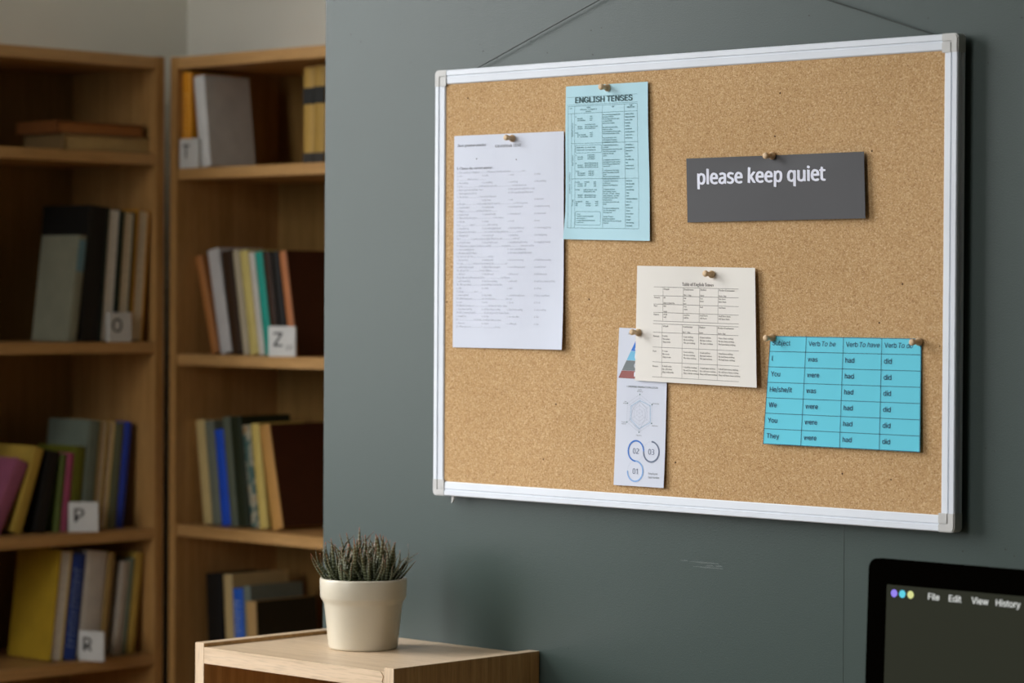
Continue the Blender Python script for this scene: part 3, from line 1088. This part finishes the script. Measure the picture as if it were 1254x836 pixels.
# ---- grammar test, A4
S = Sheet('paper_sheet', [(0.2915, 1.7744), (0.5032, 1.7735), (0.5054, 1.4774), (0.2915, 1.4774)], (.001, .003, .004, .002), .2115, .2965, 'paper_white',
          'white grammar test page pinned at the upper left of the cork', 'paper',
          (lambda a, b: .0035 * max(0, a + b - 1.55) ** 2 / .2, lambda a, b: .0006 * math.sin(9 * a) * math.sin(5 * b + 1)))
k = Ink()
W_, H_ = S.w, S.h
k.text(serif('Basic grammar practice', 'italic'), .035 * W_, .052 * H_, .0052, 'noto', .012, fit=.265 * W_)
k.text(serif('GRAMMAR TEST', 'bold'), .50 * W_, .062 * H_, .0054, 'noto', 0, align='C', fit=.235 * W_)
k.text(serif('I. Choose the correct answer.', 'bold'), .03 * W_, .160 * H_, .0050, 'noto', 0, fit=.335 * W_)
k.disc(.215 * W_, .112 * H_, .0012, 8)
k.disc(.575 * W_, .122 * H_, .0011, 8)
S.ink(k, 'heading', 'ink_mid')
QA = [
    '1. They usually go to England ............. Christmas, but they went there .................... June.', ('a. at/in', 'b. on/in', 'c. at/at', 'd. at/on'),
    '2. ................ Albert eats out ...............', ('a. the anything', 'b. is anything', 'c. a nothing', 'd. the anything'),
    '3. If the .............................. of all our last week, she ............................ my best friend now', ('a. hadn\'t spoken/would have been', None, 'b. had spoken/wouldn\'t have been', None),
    ('c. hadn\'t spoken/would be', None, 'd. didn\'t speak/would have been', None),
    '4. The brother ...................... been so fast this week', ('a. is', 'b. has been', 'c. was', 'd. had been'),
    '5. The film ...................... on for weeks, but this week it\'s ......................... in the living room.', ('a. works/worked', 'b. works/works', 'c. is working/works', 'd. works/is working'),
    '6. Hang it ...................... and she did the rest ...........', ('a. extreme badly', 'b. extremely badly', 'c. extremely bad', 'd. extreme bad'),
    '7. That was the first person ............................. to the cinema.', ('a. who are', 'b. seeing', 'c. to see', 'd. seen'),
    '8. It .................. when I ........................ this morning', ('a. rained/got up', 'b. was raining/getting up', 'c. had rained/got up', 'd. was raining/got up'),
    '9. My parents don\'t allow ................ me out late but they permit me ............... up late.', ('a. staying/to get', 'b. to stay/to get', 'c. stay/getting', 'd. to stay/getting'),
    '10. I ................... to a party tomorrow night. Would you like ................... with us?', ('a. will go/to come', 'b. am going/to come', 'c. am going to go/coming', 'd. am going/coming'),
    '11. Remember to prepare for the test carefully ................... you prepare, ................ your result will be', ('a. more carefully/better', None, 'b. more carefully/worse', None),
    ('c. the more carefully/better', None, 'd. the more carefully/the better', None),
    '12. As we set off, Tim ............................. all day.', ('a. has traveled', 'b. had traveled', 'c. has been traveling', 'd. had been traveling'),
    '13. I am .................. at home when I arrived. He .................... out', ('a. wish I had just gone', 'b. think I have just gone', 'c. wasn\'t/has just gone', 'd. wasn\'t/went'),
    '14. All cats? Yes ................... but the children ..............', ('a. did meet', 'b. the fish meet', 'c. fishes meet', 'd. fish the meat'),
    '15. By the end of this year, my father ............................... for 40 years.', ('a. will be teaching', 'b. has been teaching', 'c. will teach', 'd. will have been teaching'),
    '16. The man about .................. we are talking is our teacher.', ('a. who', 'b. whom', 'c. that', 'd. whose'),
    '17. If you ................... see it ........', ('a. must call/will', 'b. have to/do', 'c. wanted/would meet', 'd. have won\'t/meet'),
    '18. After I said going ................. job, he\'s hat going ................... him out', ('a. in at', 'b. by by', 'c. by on', 'd. by in'),
    '19. Before he came, we ........................... for him for half an hour.', ('a. have been waiting', 'b. will have been waiting', 'c. had been waiting', 'd. were waiting'),
    '20. He\'s learning English ............... he can study in the United States.', ('a. in order to', 'b. so that', 'c. in order that', 'd. like'),
    '21. ............................ we left late, we still got there on time.', ('a. however', 'b. despite', 'c. although', 'd. but'),
    '22. When you were, .................. I ........................ for you.',
]
k = Ink()
y = .1785
step = (.905 - .1785) / (len(QA) - 1)
for it in QA:
    if isinstance(it, str):
        k.text(serif(it, 'italic'), .032 * W_, y * H_, .0036, 'noto', .0, res=1)
    else:
        for c, s in zip((.032, .268, .505, .742), it):
            if s: k.text(serif(s, 'italic'), c * W_, y * H_, .0036, 'noto', .0, res=1)
    y += step
S.ink(k, 'body_text', 'ink_grey')

# ---- English tenses, pale blue A5
S = Sheet('paper_sheet', [(0.5056, 1.8338), (0.6532, 1.8332), (0.6595, 1.6233), (0.5059, 1.6271)], (.002, .003, .004, .0025), .148, .2085, 'paper_pale_blue',
          'pale blue English tenses chart pinned near the top of the cork', 'paper',
          (dip(.42, .02, .12, .001), lambda a, b: .006 * max(0, b - a - .82) ** 1.2 * 5, lambda a, b: .0006 * math.sin(7 * b)))
W_, H_ = S.w, S.h
k = Ink()
k.text('ENGLISH TENSES', .47 * W_, .112 * H_, .0104, 'sans', .044, align='C', fit=.70 * W_)
S.ink(k, 'heading', 'ink_teal_dark')
k = Ink()
T = .00035
def hl(b, a0, a1, t=T): k.line(a0 * W_, b * H_, a1 * W_, b * H_, t)
def vl(a, b0, b1, t=T): k.line(a * W_, b0 * H_, a * W_, b1 * H_, t)
hl(.073, .02, .88, .0003); hl(.124, .02, .88, .0003)
hl(.133, .035, .875); hl(.925, .035, .875); vl(.035, .133, .925); vl(.875, .133, .925)
vl(.075, .180, .925); vl(.115, .133, .925); vl(.452, .133, .925); vl(.72, .133, .925)
hl(.180, .035, .875); hl(.375, .075, .875); hl(.605, .075, .875)
def rbox(a0, b0, a1, b1, r=.012):
    hl(b0, a0 + r, a1 - r); hl(b1, a0 + r, a1 - r); vl(a0, b0 + r * .7, b1 - r * .7); vl(a1, b0 + r * .7, b1 - r * .7)
    rr = r * W_
    for cx, cy, s in ((a0 + r, b0 + r * .7, 90), (a1 - r, b0 + r * .7, 0), (a0 + r, b1 - r * .7, 180), (a1 - r, b1 - r * .7, 270)):
        k.arc(cx * W_, cy * H_, rr, T, s, s + 90, 6)
rbox(.125, .387, .44, .437); rbox(.125, .818, .425, .905)
S.ink(k, 'table_lines', 'ink_teal')
k = Ink()
def tt(s, a, b, size=.0031, bold=.01, **kw): k.text(s, a * W_, b * H_, size * .85, 'sans', bold, res=1, **kw)
tt('TENSES', .048, .149, .0018, .01)
tt('FORM', .285, .148, .0028, .03, align='C'); tt('(Affirmative - or Negative ?)', .285, .160, .0027, align='C'); tt('Question', .285, .173, .0027, .02, align='C')
tt('USE', .585, .150, .0028, .02, align='C'); tt('TIME', .80, .146, .0026, .03, align='C'); tt('INDICATORS', .80, .158, .0026, .03, align='C')
use = {
    .192: ['We use the simple present to talk', 'permanent situations', 'We use simple present for facts', 'and general truths', 'when it never changes', '', 'We use for repeated actions,', 'habits and routines', 'To give directions and instructions', 'The train leaves at nine o\'clock', '', 'We use with stative verbs', 'with adverbs of frequency', 'for timetables or schedules'],
    .387: ['To talk about finished actions', 'in the past', 'when we mention when it happened', 'We use it for past habits', 'things go in the past', 'actions', '', 'To talk about a series of actions', 'that happened one after another', 'To describe past situations that', 'are now over', '', 'To talk about an action taking', 'place in the middle of another', 'action', 'We use it with the past perfect', 'explaining the previous time'],
    .617: ['To talk about future actions', 'on the day at', 'that will not be finished yet', '', 'To express the future', 'with: probably, I expect,', 'I\'m sure, ... it\'s able ... perhaps', 'when I suddenly, ... and then', 'I think that we will or shall', 'things would be', 'we want to ask us of her now', 'When', '', 'It is express intentions of the', 'to ask the other times?', 'The things have', '', 'Use the "I" type of', 'conditional sentences', 'if the sun is in the sky, we\'ll go on', 'the picnic.'],
}
for b, ls in use.items():
    for i, s in enumerate(ls):
        if s: tt(s, .46, b + i * .01345 + .008, .0027, .008, sx=.88)
words = {.192: ['always, every', 'day/month/year', 'never, often', 'normally', 'seldom', 'sometimes', 'usually, twice a', 'week, ever ...', 'on Sundays'],
         .387: ['yesterday, 2', 'minutes/hours', 'days/years', 'ago', 'in 1995', 'the other day', 'last', 'week/month', 'when I was 6'],
         .617: ['tomorrow', 'the day after', 'tomorrow', 'one of these', 'days', 'next', 'week/month/year', 'soon, in ...', 'years', 'in the next', 'future', 'in two days', 'in time', 'tonight', 'this evening', 'this week']}
for b, ls in words.items():
    for i, s in enumerate(ls):
        tt(s, .73, b + i * .0190 + .008, .0028, .022)
def pats(b, n, cols):
    for i in range(n):
        for a, ws in cols:
            s = ws[i % len(ws)]
            if s: tt(s, a, b + i * .0125, .0027, .008, sx=.95)
pats(.205, 3, [(.125, ['A.', '', '']), (.15, ['', 'He/she/it', 'I/you/we/they']), (.30, ['verb', 'verbs', 'verb'])])
pats(.258, 3, [(.125, ['N.', '', '']), (.15, ['', 'He/she/it', 'I/we/they']), (.24, ['do not (don\'t) verb', 'does not (doesn\'t) verb', 'do not (don\'t) verb'])])
pats(.311, 3, [(.125, ['Q. Do', '', '']), (.15, ['', 'Does  he/she/it', 'Do    I/you/we/they']), (.30, ['verb?', 'verb?', 'verb?'])])
tt('Regular verbs: - ed : worked, played', .14, .405, .0026, sx=.9); tt('Irregular verbs: to learn by heart, see', .14, .422, .0026, sx=.9)
pats(.455, 3, [(.125, ['A.', '', '']), (.15, ['', 'He/she/it', 'I/you/we']), (.27, ['worked/went', 'worked/went', 'worked/went'])])
pats(.508, 3, [(.125, ['N.', '', '']), (.15, ['', 'He/she/it', 'I/you/they']), (.235, ['did not (didn\'t) work, go', 'did not (didn\'t) work, go', 'did not (didn\'t) work, go'])])
pats(.560, 3, [(.125, ['Q. Did', '', '']), (.15, ['', 'Did  he/she/it', 'Did  I/you/we']), (.28, ['work, go?', 'work, go?', 'work, go?'])])
pats(.630, 3, [(.125, ['A. I/we', '', '']), (.15, ['', 'he/she/it', 'you/they']), (.23, ['shall/will', 'will', 'will']), (.34, ['verb', 'verb', 'verb'])])
pats(.680, 2, [(.125, ['N. I/we', '']), (.22, ['shall not (shan\'t) + verb', 'will not (won\'t)  verb'])])
pats(.715, 2, [(.15, ['he/she/it', 'you/they']), (.23, ['will not (won\'t) verb', 'will not (won\'t) verb'])])
pats(.757, 3, [(.125, ['Q. Shall/will', 'Will', 'Will']), (.25, ['I/we', 'he/she/it', 'you/they']), (.36, ['verb?', 'verb?', 'verb?'])])
for i, s in enumerate(['Tenses:', 'There\'s not a tense to be possible', 'and I. should not: ...?', 'a couple of times are usually used by', 'us, and so on?']):
    tt(s, .14, .838 + i * .0135, .0026, .006, sx=.86)
tt('PRESENT SIMPLE', .095, .33, .0026, .01, rot=1)
tt('PAST SIMPLE', .095, .52, .0026, .01, rot=1)
tt('FUTURE', .095, .78, .0026, .01, rot=1)
tt('S I M P L E    T E N S E S', .058, .70, .0030, .03, rot=1)
S.ink(k, 'body_text', 'ink_teal')

# ---- please keep quiet
S = Sheet('sign_card', [(0.7196, 1.7299), (1.0086, 1.7297), (1.0126, 1.6474), (0.7224, 1.6467)], (.002, .005, .006, .002), .289, .0826, 'paper_grey',
          'dark grey card reading please keep quiet in white letters', 'sign', (dip(.48, .05, .2, .0025), lambda a, b: .0005 * math.sin(8 * a) * b))
W_, H_ = S.w, S.h
k = Ink()
k.text('please keep quiet', .0185, .0338, .0252, 'noto', .042, fit=.2105, res=5)
S.ink(k, 'lettering', 'ink_pale')

# ---- infographic strip
S = Sheet('paper_sheet', [(0.6037, 1.5084), (0.6905, 1.5061), (0.6867, 1.2989), (0.597, 1.2986)], (.0008, .0005, .005, .003), .0875, .2085, 'paper_white',
          'narrow white infographic strip with pyramid and numbered circles', 'paper', (lambda a, b: .0006 * math.sin(6 * b),))
W_, H_ = S.w, S.h
k = Ink()
k.text('READING PROCESS', .20 * W_, .040 * H_, .0031, 'sans', 0.0, res=1)
k.text('LOWERING PRODUCTION COSTS', .52 * W_, .374 * H_, .0031, 'sans', .004, align='C', fit=.62 * W_, res=1)
k.text('Employee', .69 * W_, .920 * H_, .0036, 'sans', 0, res=2)
k.text('Satisfaction', .69 * W_, .944 * H_, .0036, 'sans', 0, res=2)
cx, cy, rr = .475 * W_, .536 * H_, .0250
V6 = [(cx + rr * math.sin(R(60 * i)), cy - rr * math.cos(R(60 * i))) for i in range(6)]
for (vx, vy), (s1, s2), al, dx, dy in zip(V6, (('Capital', 'Efficiency'), ('Profitability', ''), ('Resources', ''), ('Effluence', ''), ('Process', 'Analysis'), ('Lean', 'Waste')),
                                          ('C', 'L', 'L', 'C', 'R', 'R'), (0, .0015, .0012, 0, -.0015, -.0015), (-.0055, -.0006, .0036, .0050, .0008, -.0014)):
    k.text(s1, vx + dx, vy + dy, .0021, 'sans', 0, align=al, res=1)
    if s2: k.text(s2, vx + dx, vy + dy + .0023, .0021, 'sans', 0, align=al, res=1)
S.ink(k, 'small_text', 'pr_grey')
k = Ink()
for f in (1.0, .82, .62, .42, .22):
    P6 = [(cx + rr * f * math.sin(R(60 * i)), cy - rr * f * math.cos(R(60 * i))) for i in range(6)]
    for i in range(6): k.line(*P6[i], *P6[(i + 1) % 6], .00022, 1)
for i in range(6): k.line(cx, cy, *V6[i], .00015, 1)
def radar(fs, t):
    P6 = [(cx + rr * f * math.sin(R(60 * i)), cy - rr * f * math.cos(R(60 * i))) for i, f in enumerate(fs)]
    for i in range(6): k.line(*P6[i], *P6[(i + 1) % 6], t, 1)
radar((.64, .55, .48, .92, .78, .50), .00032)
S.ink(k, 'radar_grid', 'ink_line')
k = Ink()
radar((.68, .86, .9, .82, .70, .70), .0004)
S.ink(k, 'radar_curve', 'pr_sky')
k = Ink()
for vx, vy in V6: k.disc(vx, vy, .0009, 8)
S.ink(k, 'radar_points', 'pr_green')
pc, ap, pb, phw = .375, .060, .318, .345
def lvl(b): return phw * (b - ap) / (pb - ap)
for b0, b1, m_ in ((ap, .143, 'pr_blue'), (.145, .203, 'pr_sky'), (.205, .268, 'pr_grey'), (.270, .318, 'pr_red')):
    k = Ink()
    k.poly([((pc - lvl(b0)) * W_, b0 * H_), ((pc + lvl(b0)) * W_ + 1e-5, b0 * H_), ((pc + lvl(b1)) * W_, b1 * H_), ((pc - lvl(b1)) * W_, b1 * H_)])
    S.ink(k, 'pyramid_tier', m_)
k = Ink()
for s, b in (('A', .134), ('B', .188), ('C', .250), ('D', .305)):
    k.text(s, pc * W_, b * H_, .0082, 'sans', .02, align='C')
S.ink(k, 'pyramid_letters', 'ink_pale', .0006)
r_ = .0134
c2, c3, c1 = (.425 * W_, .776 * H_), (.425 * W_ + 2 * r_, .783 * H_), (.425 * W_, .776 * H_ + 2 * r_)
c3 = (c2[0] + 2 * r_, c2[1])
k = Ink(); k.arc(*c2, r_, .0021, 0, 270, 44); S.ink(k, 'circle_arc', 'pr_blue')
k = Ink(); k.arc(*c3, r_, .0021, 180, 450, 44); S.ink(k, 'circle_arc', 'pr_slate')
k = Ink(); k.arc(*c1, r_, .0021, -180, 90, 44); S.ink(k, 'circle_arc', 'pr_arc')
k = Ink()
k.arc(*c2, r_, .0002, 270, 360, 14); k.arc(*c3, r_, .0002, 90, 180, 14); k.arc(*c1, r_, .0002, 90, 180, 14)
S.ink(k, 'thin_circle', 'ink_line')
k = Ink()
for (x_, y_), s in ((c2, '02'), (c3, '03'), (c1, '01')): k.text(s, x_, y_ + .0037, .0100, 'noto', 0, align='C', res=4)
S.ink(k, 'numerals', 'pr_slate')

# ---- table of English tenses, cream
S = Sheet('paper_sheet', [(0.6369, 1.5907), (0.8382, 1.5871), (0.8446, 1.4346), (0.6353, 1.4388)], (.0032, .005, .008, .0046), .2045, .1524, 'paper_cream',
          'cream page with a small table of English tenses overlapping the infographic strip', 'paper', (dip(.63, .06, .2, .002), lambda a, b: .0005 * math.sin(7 * a)))
W_, H_ = S.w, S.h
k = Ink()
k.text(serif('Table of English Tenses', 'bold'), .52 * W_, .165 * H_, .0064, 'noto', 0, align='C', fit=.258 * W_)
S.ink(k, 'heading', 'ink_brown')
k = Ink()
for b in (.180, .255, .328, .400, .474): hl(b, .152, .862, .00045)
for b in (.498, .572, .700, .828, .958): hl(b, .150, .860, .00045)
for a in (.232, .402, .536, .690): vl(a, .180, .474, .00035)
for a in (.228, .397, .532, .684): vl(a, .498, .958, .00035)
S.ink(k, 'table_lines', 'ink_brown')
k = Ink()
def sc(s, a, b, size=.0036): k.text(serif(s, 'bold'), a * W_, b * H_, size * .9, 'noto', 0, res=1)
heads = (('Simple', ''), ('Continuous', 'be + -ing'), ('Perfect', 'have'), ('Perfect Continuous', 'have -ing'))
for a, (s1, s2) in zip((.238, .408, .542, .696), heads):
    sc(s1, a, .203)
    if s2: sc(s2, a, .250)
for a, (s1, s2) in zip((.234, .403, .538, .690), heads):
    sc(s1, a, .522)
    if s2: sc(s2, a, .568)
for s, b in (('Present', .278), ('Past', .350), ('Future', .424)): sc(s, .154, b)
for s, b in (('Present', .612), ('Past', .742), ('Future', .872)): sc(s, .152, b)
cells = [(('do', '', '(does) does/do'), ('am', 'is', 'are'), ('has', 'have'), ('has been', 'have been')),
         (('did', '', 'went'), ('was', 'were'), ('had',), ('had been',)),
         (('shall', 'will'), ('shall be', 'will be'), ('shall have', 'will have'), ('shall have been', 'will have been'))]
for b, row in zip((.276, .349, .421), cells):
    for a, ls in zip((.238, .408, .542, .696), row):
        for i, s in enumerate(ls):
            if s: sc(s, a, b + i * .0235, .0034)
cells = [(('I write', 'He writes', 'They write'), ('I am writing', 'He is writing', 'We are writing'), ('I have written', 'He has written', 'We have written'), ('I have been writing', 'He has been writing', 'We have been writing')),
         (('I wrote', 'He wrote', 'They wrote'), ('I was writing', 'He was writing', 'We were writing'), ('I had written', 'He had written', 'We had written'), ('I had been writing', 'He had been writing', 'We had been writing')),
         (('I shall write', 'He will write', 'They will write'), ('I shall be writing', 'He will be writing', 'They will be writing'), ('I shall have written', 'He will have written', 'They will have written'), ('I shall have been writing', 'He will have been writing', 'They will have been writing'))]
for b, row in zip((.608, .738, .868), cells):
    for a, ls in zip((.234, .408, .543, .694), row):
        for i, s in enumerate(ls):
            sc(s, a, b + i * .0255, .0034)
S.ink(k, 'body_text', 'ink_brown')

# ---- blue verb table
S = Sheet('paper_sheet', [(0.8607, 1.5008), (1.0942, 1.5004), (1.0963, 1.3625), (0.8538, 1.3633)], (.001, .001, .005, .006), .2370, .1378, 'paper_blue',
          'bright blue verb table sheet held by two pins at the lower right', 'paper', (lambda a, b: .0012 * math.sin(math.pi * a) * (1 - b),))
W_, H_ = S.w, S.h
k = Ink()
for i in range(8):
    b = min(max(i / 7, .004), .996)
    hl(b, 0.0, 1.0, .0006)
for a in (.002, .25, .5, .75, .998): vl(a, 0, 1, .0006)
S.ink(k, 'table_lines', 'ink_navy')
k = Ink()
fs = .0086
bl = lambda r: (r + .60) / 7 * H_
k.text('Subject', .018 * W_, bl(0), fs)
for a, s in ((.268, 'be'), (.518, 'have'), (.768, 'do')):
    w = k.text('Verb', a * W_, bl(0), fs)
    k.text('To ' + s, a * W_ + w + .0028, bl(0), fs, shear=.22)
for r, row in enumerate((('I', 'was', 'had', 'did'), ('You', 'were', 'had', 'did'), ('He/she/it', 'was', 'had', 'did'), ('We', 'were', 'had', 'did'), ('You', 'were', 'had', 'did'), ('They', 'were', 'had', 'did'))):
    for a, s in zip((.022, .268, .518, .768), row):
        k.text('l' if s == 'I' else s, a * W_, bl(r + 1), fs, bold=.008)      # the plain upright bar of the capital
S.ink(k, 'body_text', 'ink_navy')

# ================================================================== PUSH PINS
pin_bm = bmesh.new()
lathe(pin_bm, [(.0004, -.006), (.0005, 0.0), (.0044, .0002), (.0050, .0010), (.0050, .0026), (.0042, .0038), (.0031, .0052), (.0029, .0085), (.0033, .0112), (.0038, .0122), (.0041, .0136), (.0041, .0150), (.0036, .0160), (.0008, .0163)], 20, 'Y')
pin_me = None
for x, z, lift, label, tx, tz in (
        (.4072, 1.7669, .0022, 'wooden push pin holding the white grammar test page', 2, -3),
        (.5822, 1.8285, .0018, 'wooden push pin holding the pale blue tenses chart', 0, -2),
        (.8629, 1.7293, .0012, 'wooden push pin holding the dark grey quiet card', -2, 2),
        (.7659, 1.5789, .0030, 'wooden push pin at the top of the cream page', 1, -4),
        (.6416, 1.5023, .0040, 'wooden push pin at the left edge of the cream page, over the strip', 2, -3),
        (.8650, 1.4988, .0012, 'wooden push pin at the left corner of the blue verb table', 0, 3),
        (1.0916, 1.4968, .0012, 'wooden push pin at the right corner of the blue verb table', -2, 3)):
    if pin_me is None:
        o = mesh_obj('push_pin', pin_bm, 'pin_wood', None, True)
        pin_me = o.data
    else:
        o = bpy.data.objects.new('push_pin', pin_me)
        coll.objects.link(o)
    o.location = OFF + Vector((x, YC - lift - .0004, z))
    o.rotation_euler = (R(tz), 0, R(tx))
    tag(o, label, 'push pin', 'wooden push pins on the cork board')

# ================================================================== COMPUTER ON ITS DESK
desk = empty('desk', (1.55, -.37, 0))
tag(desk, 'wooden desk under the black computer screen', 'desk')
box('desk_top', (-.65, .75, -.34, .34, .715, .740), 'desk', desk, .002)
for sx in (-.60, .70):
    for sy in (-.29, .29):
        box('leg', (sx - .025, sx + .025, sy - .025, sy + .025, 0, .715), 'desk_leg', desk)

mon = empty('computer_screen', (1.193 + .325, -.235, .740))
tag(mon, 'black framed computer screen at the lower right corner', 'computer screen')


def rrect(w, h, r, n=6):
    pts = []
    for sx, sz, b in ((1, 1, 0), (-1, 1, 90), (-1, -1, 180), (1, -1, 270)):
        for i in range(n + 1):
            a = R(b + 90 * i / n)
            pts.append((sx * (w / 2 - r) + r * math.cos(a), sz * (h / 2 - r) + r * math.sin(a)))
    return pts


TOPZ = 1.2545 - .740
MW, MH = .650, .420
tilt = Matrix.Rotation(R(-2.2), 4, 'X')
ofs = Vector((0, -.012, TOPZ))


def mp_(x, y, z):
    return ofs + tilt @ Vector((x, y, z))


bm = bmesh.new()
prism(bm, [(x, z - MH / 2) for x, z in rrect(MW, MH, .012)], lambda p: mp_(p[0], -.004, p[1]), lambda p: mp_(p[0], .006, p[1]))
mesh_obj('housing', bm, 'bezel', mon)
bm = bmesh.new()
prism(bm, [(x * .9, z * .9 - MH / 2) for x, z in rrect(MW, MH, .03)], lambda p: mp_(p[0], .006, p[1]), lambda p: mp_(p[0] * .8, .030, p[1]))
mesh_obj('rear_shell', bm, 'alu', mon)
bm = bmesh.new()
prism(bm, [(x, z - MH - .033) for x, z in rrect(MW, .066, .010)], lambda p: mp_(p[0], -.004, p[1]), lambda p: mp_(p[0], .006, p[1]))
mesh_obj('chin', bm, 'alu', mon)
sx0, sx1, sz0, sz1 = -MW / 2 + .0265, MW / 2 - .0265, -.0285, -MH + .014
bm = bmesh.new()
prism(bm, [(sx0, sz1), (sx1, sz1), (sx1, sz0), (sx0, sz0)], lambda p: mp_(p[0], -.0044, p[1]), lambda p: mp_(p[0], -.0035, p[1]))
scr = mesh_obj('screen', bm, 'screen', mon)


def on_screen(k, name, mat):
    bm = bmesh.new()
    vs = [bm.verts.new(mp_(sx0 + x, -.0047 - l * 2e-5, sz0 - y)) for x, y, l in k.v]
    for f in k.f:
        try: bm.faces.new([vs[i] for i in f])
        except ValueError: pass
    return mesh_obj(name, bm, mat, scr)


for i, m_ in enumerate(('scr_purple', 'scr_cyan', 'scr_yellow')):
    k = Ink(); k.disc(.0105 + i * .0113, .0092, .0043, 24)
    on_screen(k, 'window_button', m_)
k = Ink()
for x_, s in ((.0570, 'File'), (.0850, 'Edit'), (.1150, 'View'), (.1470, 'History')):
    k.text(s, x_, .0126, .0098, 'sans', .02, res=3)
on_screen(k, 'menu_text', 'scr_text')
bm = bmesh.new()
add_box(bm, -.09, .09, .03, .045, .004, .30, .002)
mesh_obj('stand_neck', bm, 'alu', mon)
bm = bmesh.new()
add_box(bm, -.10, .10, -.10, .10, 0, .006, .002)
mesh_obj('stand_foot', bm, 'alu', mon)
